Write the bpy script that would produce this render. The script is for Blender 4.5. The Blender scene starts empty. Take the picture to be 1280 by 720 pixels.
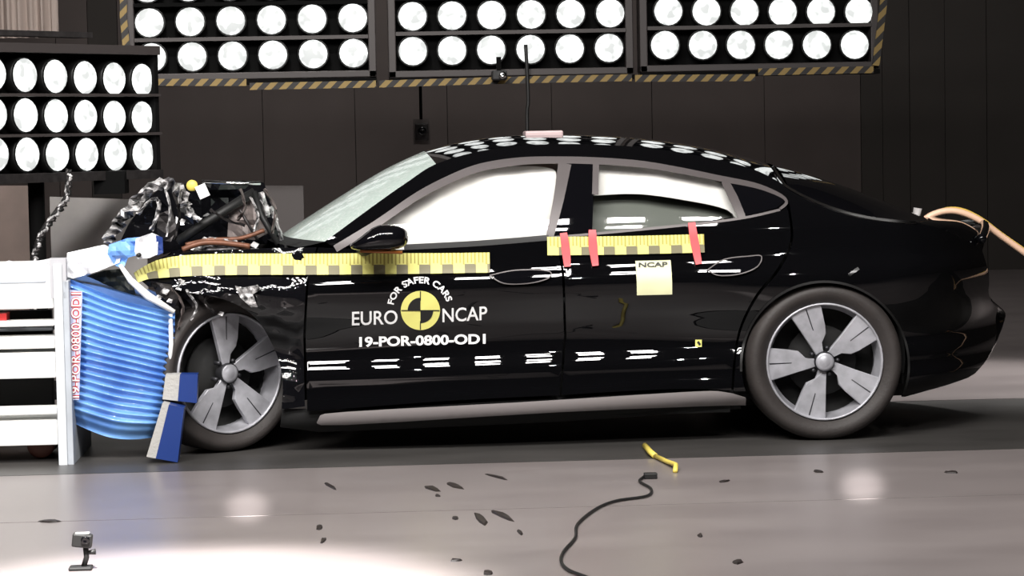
import bpy, bmesh, math, random
from mathutils import Vector, Matrix, Euler, noise
from mathutils.geometry import delaunay_2d_cdt
import numpy as np
random.seed(7)
SC = bpy.context.scene
COL = SC.collection
PI = math.pi
# ------------------------------------------------------------------ camera
FPX, DIST, CAMH = 3135.0, 11.0, 1.385
YAW, PITCH, ROLL = math.radians(3.3), math.radians(3.47), math.radians(-1.1)
cd = bpy.data.cameras.new('camera'); cam = bpy.data.objects.new('camera', cd); COL.objects.link(cam)
cd.sensor_width = 36; cd.lens = FPX * 36 / 1280; cd.clip_end = 200
CAMP = Vector((-DIST * math.tan(YAW), -DIST, CAMH))
CR = (Matrix.Rotation(-YAW, 3, 'Z') @ Matrix.Rotation(PI / 2 - PITCH, 3, 'X') @ Matrix.Rotation(ROLL, 3, 'Z'))
cam.location = CAMP; cam.rotation_euler = CR.to_euler()
SC.camera = cam
# ------------------------------------------------------------------ view, world
SC.view_settings.view_transform = 'Standard'; SC.view_settings.look = 'None'
SC.view_settings.gamma = 1; SC.view_settings.exposure = 0.0; SC.view_settings.use_curve_mapping = False
w = bpy.data.worlds.new('hall_ambient'); SC.world = w; w.use_nodes = True
w.node_tree.nodes['Background'].inputs[0].default_value = (0.9, 0.8, 0.78, 1)
w.node_tree.nodes['Background'].inputs[1].default_value = 0.06

# ------------------------------------------------------------------ ceiling rig of the hall on the camera side, then added fill and floor-pool lights
def area(loc, target, sx, sy, power, col=(1, .97, .94), spread=PI):
    l = bpy.data.lights.new('rig_or_fill_lamp', 'AREA'); l.shape = 'RECTANGLE'; l.size = sx; l.size_y = sy
    l.energy = power; l.color = col; l.spread = spread
    o = bpy.data.objects.new('rig_or_fill_lamp', l); COL.objects.link(o); o.location = loc
    o.rotation_euler = (Vector(target) - Vector(loc)).to_track_quat('-Z', 'Y').to_euler()
    return o
def spot(loc, target, power, ang, blend, col=(1, .97, .95), r=.08):
    l = bpy.data.lights.new('added_spot', 'SPOT'); l.energy = power; l.spot_size = math.radians(ang); l.spot_blend = blend
    l.color = col; l.shadow_soft_size = r
    o = bpy.data.objects.new('added_spot', l); COL.objects.link(o); o.location = loc
    o.rotation_euler = (Vector(target) - Vector(loc)).to_track_quat('-Z', 'Y').to_euler()
for (yy_, zz_, n_, w_, e_) in ((-4.1, 4.55, 15, .27, 30), (-3.55, 4.98, 15, .27, 30)):    # two rig rows over the near side of the track
    for i in range(n_):
        x_ = (i - (n_ - 1) / 2) * .56
        if x_ > 2.1: continue
        area((x_, yy_, zz_), (x_, -.2, .7), w_, .36, e_)
for x_ in (-2.6, -.9, .9, 2.6): spot((x_, -6.2, 4.4), (x_ * .8, .2, .7), 215, 62, .8, r=.04)  # added fill spots high in front, out of frame
spot((-1.5, -5.2, 5.0), (-1.22, -3.40, 0), 9500, 21, .6, r=.15)  # added spot that makes the white floor pool at bottom left
spot((-.774, -8.2, 1.35), (-1.11, -1.5, 0), 24000, 1.7, 1.0, r=.03)  # added low spot near the camera, makes the left floor streak
spot((-.05, -8.2, 1.35), (1.27, -1.4, 0), 26000, 1.7, 1.0, r=.03)  # added low spot for the right floor streak
spot((3.4, 3.4, 4.8), (2.6, 2.5, 0), 1700, 34, .7, r=.3)  # added spot for the bright floor patch behind the car's tail
spot((-3.8, -5.6, 3.2), (-2.6, 0, .6), 1100, 26, .7, r=.3)  # added spot to brighten the white trolley
area((-1.6, -1.0, 6.3), (-2.2, 5.0, 1.0), .6, .4, 70, spread=1.2)  # added light to lift the backdrop sheets behind the barrier
area((0.5, 6.5, 6.7), (-.5, 12.9, 1.8), 3.0, .6, 150)  # added light to lift the back wall

# ------------------------------------------------------------------ pixel helpers: photograph pixel -> point on a real plane
def ray(px, py):
    return CR @ Vector(((px - 640) / FPX, -(py - 360) / FPX, -1))
def at(px, py, Y):                                   # point at depth Y
    d = ray(px, py); return CAMP + d * ((Y - CAMP.y) / d.y)
def fl(px, py, z=0.0):                               # point on the floor
    d = ray(px, py); return CAMP + d * ((z - CAMP.z) / d.z)
def cr(pts, n=6, closed=False):                      # Catmull-Rom
    P = [Vector(p) for p in pts]; out = []; m = len(P)
    rng = range(m if closed else m - 1)
    for i in rng:
        if closed: a, b, c, d = P[i - 1], P[i], P[(i + 1) % m], P[(i + 2) % m]
        else: a, b, c, d = P[max(i - 1, 0)], P[i], P[i + 1], P[min(i + 2, m - 1)]
        for k in range(n):
            t = k / n
            out.append(.5 * ((2 * b) + (c - a) * t + (2 * a - 5 * b + 4 * c - d) * t * t + (-a + 3 * b - 3 * c + d) * t ** 3))
    if not closed: out.append(P[-1])
    return [tuple(p) for p in out]

# ------------------------------------------------------------------ materials
MATS = {}
def mat(name, col, rough=.5, metal=0, coat=0, spec=.5, emit=0, bump=0, bscale=30, var=0, vscale=4, alpha=1, col2=None):
    if name in MATS: return MATS[name]
    m = bpy.data.materials.new(name); m.use_nodes = True; MATS[name] = m
    N, L = m.node_tree.nodes, m.node_tree.links; b = N['Principled BSDF']
    b.inputs['Base Color'].default_value = (*col, 1); b.inputs['Roughness'].default_value = rough
    b.inputs['Metallic'].default_value = metal; b.inputs['Coat Weight'].default_value = coat
    b.inputs['Coat Roughness'].default_value = .015; b.inputs['Specular IOR Level'].default_value = spec
    if emit: b.inputs['Emission Color'].default_value = (*col, 1); b.inputs['Emission Strength'].default_value = emit
    tc = N.new('ShaderNodeTexCoord')
    if var:
        nz = N.new('ShaderNodeTexNoise'); nz.inputs['Scale'].default_value = vscale; nz.inputs['Detail'].default_value = 6
        r = N.new('ShaderNodeValToRGB'); c2 = col2 or tuple(c * (1 - var) for c in col)
        r.color_ramp.elements[0].position = .35; r.color_ramp.elements[1].position = .65
        r.color_ramp.elements[0].color = (*c2, 1); r.color_ramp.elements[1].color = (*col, 1)
        L.new(tc.outputs['Object'], nz.inputs['Vector']); L.new(nz.outputs['Fac'], r.inputs[0]); L.new(r.outputs[0], b.inputs['Base Color'])
    if bump:
        nz = N.new('ShaderNodeTexNoise'); nz.inputs['Scale'].default_value = bscale; nz.inputs['Detail'].default_value = 5
        bp = N.new('ShaderNodeBump'); bp.inputs['Strength'].default_value = bump; bp.inputs['Distance'].default_value = .01
        L.new(tc.outputs['Object'], nz.inputs['Vector']); L.new(nz.outputs['Fac'], bp.inputs['Height']); L.new(bp.outputs[0], b.inputs['Normal'])
    return m
paint = mat('black_car_paint', (.0025, .0025, .003), .5, coat=1, spec=0)
paint_crush = mat('crumpled_black_paint', (.004, .004, .005), .5, coat=1, spec=0, bump=.5, bscale=45)
crush_glints = mat('torn_bonnet_edge', (.85, .83, .83), .35, metal=.1, var=.98, vscale=34, bump=.4)  # lamp reflections on crumpled edges, painted in as white and black speckles
trimm = mat('satin_window_trim', (.095, .083, .083), .45, metal=.2)
chrome = mat('chrome', (.75, .75, .75), .15, metal=1)
blackgl = mat('black_gloss', (.003, .003, .004), .5, coat=1, spec=0)
blackpl = mat('black_plastic', (.008, .008, .008), .55)
under = mat('underbody_black', (.006, .006, .006), .8)
tyre_m = mat('tyre_rubber', (.035, .029, .027), .62, bump=.15, bscale=80, var=.25, vscale=9)
alloy = mat('machined_alloy', (.50, .50, .54), .4, metal=.35, var=.3, vscale=14)
alloy_dk = mat('dark_alloy', (.05, .05, .055), .45, metal=.7)
sillm = mat('grey_sill_trim', (.33, .30, .30), .45, metal=.3)
white = mat('white_steel', (.92, .92, .90), .4, var=.04, vscale=5)
white_sh = mat('white_foil', (.78, .79, .82), .35, bump=.5, bscale=18)
plate_m = mat('grey_plate', (.42, .45, .49), .5, var=.2, vscale=6)
blue = mat('blue_barrier_skin', (.17, .38, .76), .3, var=.35, vscale=4, coat=.5, col2=(.07, .19, .56))
bluedk = mat('blue_bumper_skin', (.008, .032, .17), .4)
alu = mat('aluminium_honeycomb', (.42, .41, .39), .6, metal=.2, bump=.3, bscale=90)
red_m = mat('red_tape', (.85, .09, .10), .5)
white_ink = mat('white_lettering', (.85, .85, .85), .5)
yel_ink = mat('yellow_marking', (.80, .76, .22), .5)
blk_ink = mat('black_marking', (.01, .01, .01), .5)
red_ink = mat('red_lettering', (.45, .05, .06), .5)
airbag = mat('airbag_cloth', (.76, .72, .70), .9, bump=.25, bscale=10, var=.06, vscale=5)
darkmet = mat('dark_metal', (.05, .045, .045), .45, metal=.6, var=.4, vscale=20)
brownmet = mat('rusty_brown_metal', (.22, .09, .05), .5, metal=.2, var=.5, vscale=22)
cable_b = mat('black_cable', (.01, .01, .01), .5)
orange_h = mat('orange_hose', (.92, .60, .42), .45)
yellow_h = mat('yellow_hose', (.78, .52, .10), .5)
yel_pl = mat('yellow_strap', (.78, .62, .12), .5)
rust = mat('red_brown_caster', (.13, .045, .03), .6)
ringm = mat('lamp_rim', (.004, .004, .004), .5, spec=.3)
framem = mat('dark_rig_frame', (.003, .003, .003), .8, spec=.08)
frameg = mat('grey_rig_profile', (.045, .038, .037), .5, metal=.2)
debris_m = mat('dark_debris', (.02, .015, .014), .5)
brown_ref = mat('amber_reflection', (.28, .09, .02), .3)

def nodes(name):
    m = bpy.data.materials.new(name); m.use_nodes = True; N = m.node_tree.nodes; L = m.node_tree.links
    return m, N, L, N['Principled BSDF']
def glass_mat(name, tint, refl=1.0):
    m = bpy.data.materials.new(name); m.use_nodes = True; N = m.node_tree.nodes; L = m.node_tree.links
    N.remove(N['Principled BSDF'])
    t = N.new('ShaderNodeBsdfTransparent'); t.inputs[0].default_value = (*tint, 1)
    g = N.new('ShaderNodeBsdfGlossy'); g.inputs['Roughness'].default_value = .03
    f = N.new('ShaderNodeFresnel'); f.inputs[0].default_value = 1.5
    mx = N.new('ShaderNodeMixShader'); L.new(f.outputs[0], mx.inputs[0]); L.new(t.outputs[0], mx.inputs[1]); L.new(g.outputs[0], mx.inputs[2])
    L.new(mx.outputs[0], N['Material Output'].inputs[0]); return m
glass = glass_mat('clear_window_glass', (.93, .95, .94))
glass_dk = glass_mat('tinted_window_glass', (.03, .035, .035))
def lens_mat():
    m, N, L, b = nodes('lamp_lens')
    tc = N.new('ShaderNodeTexCoord'); nz = N.new('ShaderNodeTexNoise'); nz.inputs['Scale'].default_value = 15; nz.inputs['Detail'].default_value = 1
    oi = N.new('ShaderNodeObjectInfo'); ad = N.new('ShaderNodeVectorMath'); ad.operation = 'ADD'
    L.new(tc.outputs['Object'], ad.inputs[0]); L.new(oi.outputs['Random'], ad.inputs[1]); L.new(ad.outputs[0], nz.inputs['Vector'])
    r = N.new('ShaderNodeMapRange'); r.inputs[1].default_value = .36; r.inputs[2].default_value = .52; r.inputs[3].default_value = .74; r.inputs[4].default_value = 1.35
    L.new(nz.outputs['Fac'], r.inputs[0]); b.inputs['Base Color'].default_value = (.08, .08, .08, 1)
    b.inputs['Emission Color'].default_value = (.97, 1, .98, 1); L.new(r.outputs[0], b.inputs['Emission Strength'])
    return m
lensm = lens_mat()
def hazard_mat(name, axis):
    m, N, L, b = nodes(name); tc = N.new('ShaderNodeTexCoord'); s = N.new('ShaderNodeSeparateXYZ'); L.new(tc.outputs['Object'], s.inputs[0])
    a = N.new('ShaderNodeMath'); a.operation = 'SUBTRACT'; L.new(s.outputs['X'], a.inputs[0]); L.new(s.outputs['Z'], a.inputs[1])
    k = N.new('ShaderNodeMath'); k.operation = 'MULTIPLY'; k.inputs[1].default_value = 1 / .094; L.new(a.outputs[0], k.inputs[0])
    f = N.new('ShaderNodeMath'); f.operation = 'FRACT'; L.new(k.outputs[0], f.inputs[0])
    g = N.new('ShaderNodeMath'); g.operation = 'GREATER_THAN'; g.inputs[1].default_value = .5; L.new(f.outputs[0], g.inputs[0])
    r = N.new('ShaderNodeValToRGB'); r.color_ramp.elements[0].color = (.012, .01, .01, 1); r.color_ramp.elements[1].color = (.24, .16, .045, 1)
    L.new(g.outputs[0], r.inputs[0]); L.new(r.outputs[0], b.inputs['Base Color']); b.inputs['Roughness'].default_value = .6; return m
hazard = hazard_mat('yellow_black_hazard_tape', 0)
def ruler_mat():
    m, N, L, b = nodes('measuring_tape_print'); uv = N.new('ShaderNodeUVMap'); s = N.new('ShaderNodeSeparateXYZ'); L.new(uv.outputs[0], s.inputs[0])
    def mth(op, x, y=None):
        n = N.new('ShaderNodeMath'); n.operation = op
        for i, v in enumerate((x, y)):
            if v is None: continue
            if isinstance(v, (int, float)): n.inputs[i].default_value = v
            else: L.new(v, n.inputs[i])
        return n.outputs[0]
    u, v = s.outputs['X'], s.outputs['Y']
    sq = mth('MULTIPLY', mth('GREATER_THAN', mth('FRACT', mth('MULTIPLY', u, 10)), .5), mth('LESS_THAN', v, .45))
    tick = mth('MULTIPLY', mth('GREATER_THAN', mth('FRACT', mth('MULTIPLY', u, 60)), .66), mth('GREATER_THAN', v, .5))
    tick2 = mth('MULTIPLY', mth('GREATER_THAN', mth('FRACT', mth('MULTIPLY', u, 20)), .86), mth('GREATER_THAN', v, .42))
    mx = N.new('ShaderNodeMix'); mx.data_type = 'RGBA'; mx.inputs[6].default_value = (.80, .76, .22, 1); mx.inputs[7].default_value = (.20, .18, .10, 1)
    mx2 = N.new('ShaderNodeMix'); mx2.data_type = 'RGBA'; mx2.inputs[7].default_value = (.42, .36, .07, 1)
    L.new(sq, mx.inputs[0]); L.new(mx.outputs[2], mx2.inputs[6]); L.new(mth('MAXIMUM', tick, tick2), mx2.inputs[0])
    L.new(mx2.outputs[2], b.inputs['Base Color']); b.inputs['Roughness'].default_value = .55; return m
rulerm = ruler_mat()
def screen_mat():
    m, N, L, b = nodes('cracked_windscreen'); tc = N.new('ShaderNodeTexCoord')
    v = N.new('ShaderNodeTexVoronoi'); v.feature = 'DISTANCE_TO_EDGE'; v.inputs['Scale'].default_value = 38
    nz = N.new('ShaderNodeTexNoise'); nz.inputs['Scale'].default_value = 3
    L.new(tc.outputs['Object'], v.inputs['Vector']); L.new(tc.outputs['Object'], nz.inputs['Vector'])
    r = N.new('ShaderNodeValToRGB'); r.color_ramp.elements[0].position = 0; r.color_ramp.elements[0].color = (.88, .92, .90, 1)
    r.color_ramp.elements[1].position = .05; r.color_ramp.elements[1].color = (.60, .72, .66, 1)
    L.new(v.outputs['Distance'], r.inputs[0]); L.new(r.outputs[0], b.inputs['Base Color'])
    b.inputs['Roughness'].default_value = .22; b.inputs['Coat Weight'].default_value = .6; b.inputs['Coat Roughness'].default_value = .08
    bp = N.new('ShaderNodeBump'); bp.inputs['Strength'].default_value = .25; bp.inputs['Distance'].default_value = .004
    L.new(v.outputs['Distance'], bp.inputs['Height']); L.new(bp.outputs[0], b.inputs['Normal']); return m
screenm = screen_mat()
def floor_mat(name, c1, c2, r1, r2):
    m, N, L, b = nodes(name); tc = N.new('ShaderNodeTexCoord'); mp = N.new('ShaderNodeMapping'); mp.inputs['Scale'].default_value = (.5, 1.2, 1)
    L.new(tc.outputs['Object'], mp.inputs[0])
    nz = N.new('ShaderNodeTexNoise'); nz.inputs['Scale'].default_value = 2.2; nz.inputs['Detail'].default_value = 8; L.new(mp.outputs[0], nz.inputs['Vector'])
    r = N.new('ShaderNodeValToRGB'); r.color_ramp.elements[0].position = .3; r.color_ramp.elements[1].position = .7
    r.color_ramp.elements[0].color = (*c1, 1); r.color_ramp.elements[1].color = (*c2, 1)
    L.new(nz.outputs['Fac'], r.inputs[0]); L.new(r.outputs[0], b.inputs['Base Color'])
    mr = N.new('ShaderNodeMapRange'); mr.inputs[3].default_value = r1; mr.inputs[4].default_value = r2
    L.new(nz.outputs['Fac'], mr.inputs[0]); L.new(mr.outputs[0], b.inputs['Roughness'])
    n2 = N.new('ShaderNodeTexNoise'); n2.inputs['Scale'].default_value = 60; L.new(tc.outputs['Object'], n2.inputs['Vector'])
    bp = N.new('ShaderNodeBump'); bp.inputs['Strength'].default_value = .05; bp.inputs['Distance'].default_value = .003
    L.new(n2.outputs['Fac'], bp.inputs['Height']); L.new(bp.outputs[0], b.inputs['Normal']); return m
floorm = floor_mat('painted_hall_floor', (.19, .165, .163), (.235, .207, .203), .26, .36)
platem = floor_mat('dark_steel_track', (.04, .038, .036), (.065, .061, .058), .3, .5)

# ------------------------------------------------------------------ mesh helpers
def link(name, me, m, parent=None, smooth=False):
    if m is not None: me.materials.append(m)
    o = bpy.data.objects.new(name, me); COL.objects.link(o)
    if parent is not None: o.parent = parent; o.matrix_parent_inverse = Matrix.Identity(4)
    if smooth:
        for p in me.polygons: p.use_smooth = True
    return o
def world_of(parent):
    v = Vector((0, 0, 0))
    while parent is not None: v += parent.location; parent = parent.parent
    return v
def mesh(name, V, F_, m, parent=None, smooth=False):         # V in world coordinates; parents are only translated
    off = world_of(parent); me = bpy.data.meshes.new(name)
    me.from_pydata([tuple(Vector(v) - off) for v in V], [], F_); me.update()
    return link(name, me, m, parent, smooth)
def bmobj(name, bm, m, parent=None, smooth=False):
    off = world_of(parent); bmesh.ops.translate(bm, verts=bm.verts, vec=-off)
    bmesh.ops.recalc_face_normals(bm, faces=bm.faces)
    me = bpy.data.meshes.new(name); bm.to_mesh(me); bm.free(); return link(name, me, m, parent, smooth)
def add_box(bm, lo, hi, rot=None, piv=None, bev=0):
    lo, hi = Vector(lo), Vector(hi); c = (lo + hi) / 2; s = hi - lo
    r = bmesh.ops.create_cube(bm, size=1, matrix=Matrix.Translation(c) @ Matrix.Diagonal((s.x, s.y, s.z, 1)))
    vs = r['verts']
    if bev:
        es = list({e for v in vs for e in v.link_edges})
        rb = bmesh.ops.bevel(bm, geom=es, offset=bev, segments=2, affect='EDGES', profile=.5); vs = list({v for f in rb['faces'] for v in f.verts} | {v for v in vs if v.is_valid})
    if rot is not None: bmesh.ops.rotate(bm, cent=piv or c, matrix=rot, verts=[v for v in vs if v.is_valid])
def box(name, lo, hi, m, parent=None, rot=None, piv=None, bev=0):
    bm = bmesh.new(); add_box(bm, lo, hi, rot, piv, bev); return bmobj(name, bm, m, parent)
def add_tube(bm, pts, r, n=8, caps=True):
    P = [Vector(p) for p in pts]; rings = []; up = Vector((0.13, .2, 1)).normalized()
    for i, p in enumerate(P):
        t = (P[min(i + 1, len(P) - 1)] - P[max(i - 1, 0)]).normalized()
        a = t.cross(up)
        if a.length < .05: a = t.cross(Vector((1, 0, 0)))
        a.normalize(); b = t.cross(a).normalized(); rr = r[i] if isinstance(r, (list, tuple)) else r
        rings.append([bm.verts.new(p + (a * math.cos(2 * PI * k / n) + b * math.sin(2 * PI * k / n)) * rr) for k in range(n)])
    for A, B in zip(rings, rings[1:]):
        for k in range(n): bm.faces.new((A[k], A[(k + 1) % n], B[(k + 1) % n], B[k]))
    if caps: bm.faces.new(rings[0][::-1]); bm.faces.new(rings[-1])
def tube(name, pts, r, m, parent=None, n=8):
    bm = bmesh.new(); add_tube(bm, pts, r, n); return bmobj(name, bm, m, parent, True)
def lathe(name, prof, c, axis, m, parent=None, n=40, smooth=True, a0=0, a1=2 * PI):   # prof: (radius, along axis)
    ax = {'Y': (Vector((1, 0, 0)), Vector((0, 0, 1)), Vector((0, 1, 0))), 'X': (Vector((0, 1, 0)), Vector((0, 0, 1)), Vector((1, 0, 0))), 'Z': (Vector((1, 0, 0)), Vector((0, 1, 0)), Vector((0, 0, 1)))}[axis]
    V, F_ = [], []; full = abs(a1 - a0 - 2 * PI) < 1e-6; cols = n if full else n + 1
    for (r, h) in prof:
        for k in range(cols):
            a = a0 + (a1 - a0) * k / n; V.append(Vector(c) + ax[0] * r * math.cos(a) + ax[1] * r * math.sin(a) + ax[2] * h)
    for j in range(len(prof) - 1):
        for k in range(n):
            k2 = (k + 1) % cols; F_.append((j * cols + k, j * cols + k2, (j + 1) * cols + k2, (j + 1) * cols + k))
    return mesh(name, V, F_, m, parent, smooth)
def thing(name, label, cat, loc=(0, 0, 0), group=None):
    o = bpy.data.objects.new(name, None); COL.objects.link(o); o.location = loc; o.empty_display_size = .1
    o['label'] = label; o['category'] = cat
    if group: o['group'] = group
    return o
def tag(o, label, cat, group=None):
    o['label'] = label; o['category'] = cat
    if group: o['group'] = group
    return o
def inside(p, poly):
    x, y = p; c = False; n = len(poly); j = n - 1
    for i in range(n):
        xi, yi = poly[i]; xj, yj = poly[j]
        if (yi > y) != (yj > y) and x < (xj - xi) * (y - yi) / (yj - yi) + xi: c = not c
        j = i
    return c
def grid_poly(poly, sx, sz):                          # triangulate a polygon with interior grid points
    P = []
    for p in poly:
        if not P or (Vector(p) - Vector(P[-1])).length > 1e-4: P.append(tuple(p))
    if (Vector(P[0]) - Vector(P[-1])).length < 1e-4: P.pop()
    D = []
    for i, p in enumerate(P):                         # densify the outline
        q = P[(i + 1) % len(P)]; n = max(1, int(math.hypot(q[0] - p[0], q[1] - p[1]) / max(sx, sz)))
        for k in range(n): D.append((p[0] + (q[0] - p[0]) * k / n, p[1] + (q[1] - p[1]) * k / n))
    nb = len(D); xs = [p[0] for p in D]; zs = [p[1] for p in D]; pts = [Vector(p) for p in D]
    arr = np.array(D)
    x = math.floor(min(xs) / sx) * sx
    while x < max(xs):
        z = math.floor(min(zs) / sz) * sz
        while z < max(zs):
            if inside((x, z), D) and np.min(np.hypot((arr[:, 0] - x) / sx, (arr[:, 1] - z) / sz)) > .45: pts.append(Vector((x, z)))
            z += sz
        x += sx
    r = delaunay_2d_cdt(pts, [(i, (i + 1) % nb) for i in range(nb)], [], 1, 1e-6)
    return [tuple(v) for v in r[0]], r[2], r[1], nb

# ------------------------------------------------------------------ body side surface: depth of the near side at (x, z)
ZP = [-.1, .10, .16, .19, .22, .25, .28, .31, .355, .38, .42, .45, .55, .63, .69, .737, .757, .802, .825, .88, .94, 1.00, 1.06, 1.12, 1.2, 1.3, 1.36, 1.42, 1.6]
YP = [.2, .10, .028, .014, .012, .018, .026, .029, .031, .040, .0615, .068, .062, .038, .023, .021, .0265, .0494, .0555, .066, .077, .101, .132, .169, .226, .304, .365, .445, .70]
def prof(z):
    z = min(max(z, ZP[0]), ZP[-1] - 1e-6); i = 0
    while ZP[i + 1] <= z: i += 1
    def sl(j):
        if j <= 0 or j >= len(ZP) - 1: return 0
        h0, h1 = ZP[j] - ZP[j - 1], ZP[j + 1] - ZP[j]; return ((YP[j] - YP[j - 1]) / h0 * h1 + (YP[j + 1] - YP[j]) / h1 * h0) / (h0 + h1)
    h = ZP[i + 1] - ZP[i]; t = (z - ZP[i]) / h; a, b, ma, mb = YP[i], YP[i + 1], sl(i) * h, sl(i + 1) * h
    return a * (2 * t ** 3 - 3 * t * t + 1) + ma * (t ** 3 - 2 * t * t + t) + b * (-2 * t ** 3 + 3 * t * t) + mb * (t ** 3 - t * t)
def sst(a, b, x): t = min(max((x - a) / (b - a), 0), 1); return t * t * (3 - 2 * t)
def Fs(x, z):
    y = prof(z - (.012 + .021 * (1 - sst(.26, .36, z))) * x) + .009 * x * x
    y += .04 * x * x * (1 - sst(.42, .62, z)) * (1 - sst(.8, 1.3, abs(x)) * .6)
    y -= .035 * math.exp(-((x - 1.38) / .5) ** 2 - ((z - .60) / .15) ** 2)
    y -= .03 * math.exp(-((x + 1.3) / .45) ** 2 - ((z - .74) / .14) ** 2)
    y += sst(1.0, 1.32, z) * .10 * max(0, x - .35) ** 1.6
    y += 1.55 * max(0, x - 1.72) ** 2
    return y
YC = .97                                              # centre line of the car
def pf(px, py, off=0):                                # photograph pixel -> (x, z) on the body side
    Y = .05
    for _ in range(5): p = at(px, py, Y + off); Y = Fs(p.x, p.z)
    return p.x, p.z
def nrm(x, z, e=.003):
    return Vector(((Fs(x + e, z) - Fs(x - e, z)) / (2 * e), -1, (Fs(x, z + e) - Fs(x, z - e)) / (2 * e))).normalized()
def panel(name, pts, m, parent, off=0, th=.015, sx=.05, sz=.016, wr=0, wf=8, flat=False, uvx=None, world=False):
    poly = [tuple(p) for p in pts] if world else [pf(*p) for p in pts]
    V2, T, _, nb = grid_poly(poly, sx, sz)
    def yy(x, z):
        y = Fs(x, z) + off
        if wr: y += wr * noise.noise(Vector((x * wf, 1.7, z * wf))) + wr * .4 * noise.noise(Vector((x * wf * 2.7, 4.7, z * wf * 2.7)))
        return y
    V = [Vector((x, yy(x, z), z)) for x, z in V2]; N = []
    for x, z in V2:
        if wr:
            e = .004; N.append(Vector(((yy(x + e, z) - yy(x - e, z)) / (2 * e), -1, (yy(x, z + e) - yy(x, z - e)) / (2 * e))).normalized())
        else: N.append(nrm(x, z))
    F_ = []
    for t in T:
        a, b, c = t[:3]; ar = (V2[b][0] - V2[a][0]) * (V2[c][1] - V2[a][1]) - (V2[b][1] - V2[a][1]) * (V2[c][0] - V2[a][0])
        F_.append((a, b, c) if ar > 0 else (a, c, b))
    # rim: folded back edge all round
    cnt = {}
    for f in F_:
        for i in range(3):
            e = (f[i], f[(i + 1) % 3]); cnt[tuple(sorted(e))] = None if tuple(sorted(e)) in cnt else e
    n0 = len(V); idx = {}
    for e in [e for e in cnt.values() if e]:
        for q in e:
            if q not in idx: idx[q] = len(V); V.append(V[q].copy()); N.append(N[q]); V.append(V[q] + Vector((0, th, 0))); N.append(N[q])
    nf = len(F_)
    if th:
        for e in [e for e in cnt.values() if e]: F_.append((idx[e[1]], idx[e[0]], idx[e[0]] + 1, idx[e[1]] + 1))
    offv = world_of(parent); me = bpy.data.meshes.new(name)
    me.from_pydata([tuple(v - offv) for v in V], [], F_); me.update()
    if not flat:
        for p in me.polygons: p.use_smooth = p.index < nf
        nl = []
        for p in me.polygons:
            for li in p.loop_indices: nl.append(tuple(N[me.loops[li].vertex_index]) if p.index < nf else tuple(p.normal))
        me.normals_split_custom_set(nl)
    return link(name, me, m, parent)
def ribbon(name, pts, wpx, m, parent, off=-.003, n=5, uv=False, th=.006, sub=4):    # strip along a pixel path on the body side
    path = cr(pts, n); P = [pf(*p) for p in path]; sc = 1 / 285
    ws = wpx if isinstance(wpx, (list, tuple)) else [wpx, wpx]
    V, F_, N, U = [], [], [], []; L = 0
    for i, p in enumerate(P):
        t = Vector(P[min(i + 1, len(P) - 1)]) - Vector(P[max(i - 1, 0)]); t.normalize(); nn = Vector((-t.y, t.x))
        if i: L += (Vector(P[i]) - Vector(P[i - 1])).length
        f = i / (len(P) - 1) * (len(ws) - 1); k = min(int(f), len(ws) - 2); wv = (ws[k] + (ws[k + 1] - ws[k]) * (f - k)) * sc
        for s in range(sub + 1):
            q = Vector(p) + nn * wv * (s / sub - .5); V.append(Vector((q.x, Fs(q.x, q.y) + off, q.y))); N.append(nrm(q.x, q.y)); U.append((L, s / sub))
    c = sub + 1; M = len(V)
    for i in range(len(P) - 1):
        for s in range(sub): F_.append((i * c + s, (i + 1) * c + s, (i + 1) * c + s + 1, i * c + s + 1))
    nf = len(F_)
    for v in list(V): V.append(v + Vector((0, th, 0)))
    B = [i * c for i in range(len(P))] + [(len(P) - 1) * c + s for s in range(1, c)] + [i * c + sub for i in range(len(P) - 2, -1, -1)] + [s for s in range(sub - 1, 0, -1)]
    for a, b in zip(B, B[1:] + B[:1]): F_.append((b, a, a + M, b + M))
    offv = world_of(parent); me = bpy.data.meshes.new(name); me.from_pydata([tuple(v - offv) for v in V], [], F_); me.update()
    if uv:
        ul = me.uv_layers.new(name='UVMap')
        for p in me.polygons:
            for li in p.loop_indices: ul.data[li].uv = U[me.loops[li].vertex_index % M]
    nl = []
    for p in me.polygons:
        p.use_smooth = p.index < nf
        for li in p.loop_indices: nl.append(tuple(N[me.loops[li].vertex_index]) if p.index < nf else tuple(p.normal))
    me.normals_split_custom_set(nl)
    return link(name, me, m, parent)

# ================================================================== the hall
def struct(o): o['kind'] = 'structure'; return o
fz = -.04
fbase = struct(box('floor', (-14, -14, -.12), (16, 15, fz), blackpl))
y0 = fl(640, 578).y; y1 = fl(640, 636).y
box('floor_panel', (-14, -14, fz), (16, y1 - .004, 0), floorm, fbase)
box('floor_panel', (-14, y1 + .004, fz), (16, y0 - .006, 0), floorm, fbase)
box('steel_track', (-14, y0 + .006, fz), (16, 1.55, 0), platem, fbase)
box('floor_panel', (-14, 1.565, fz), (16, 15, 0), floorm, fbase)
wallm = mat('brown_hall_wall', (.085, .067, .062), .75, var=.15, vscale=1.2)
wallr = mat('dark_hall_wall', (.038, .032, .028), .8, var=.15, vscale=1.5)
WY = 13.0
wb = struct(box('wall_back', (-14, WY, 0), (16, WY + .2, 7), wallr))
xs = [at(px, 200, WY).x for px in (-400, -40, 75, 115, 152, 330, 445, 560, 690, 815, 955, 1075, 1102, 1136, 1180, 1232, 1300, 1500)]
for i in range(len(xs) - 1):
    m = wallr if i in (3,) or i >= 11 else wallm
    box('wall_panel', (xs[i] + .003, WY - .06 - .006 * (i % 2), 0.0), (xs[i + 1] - .003, WY - .002, 7), m, wb)
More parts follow.
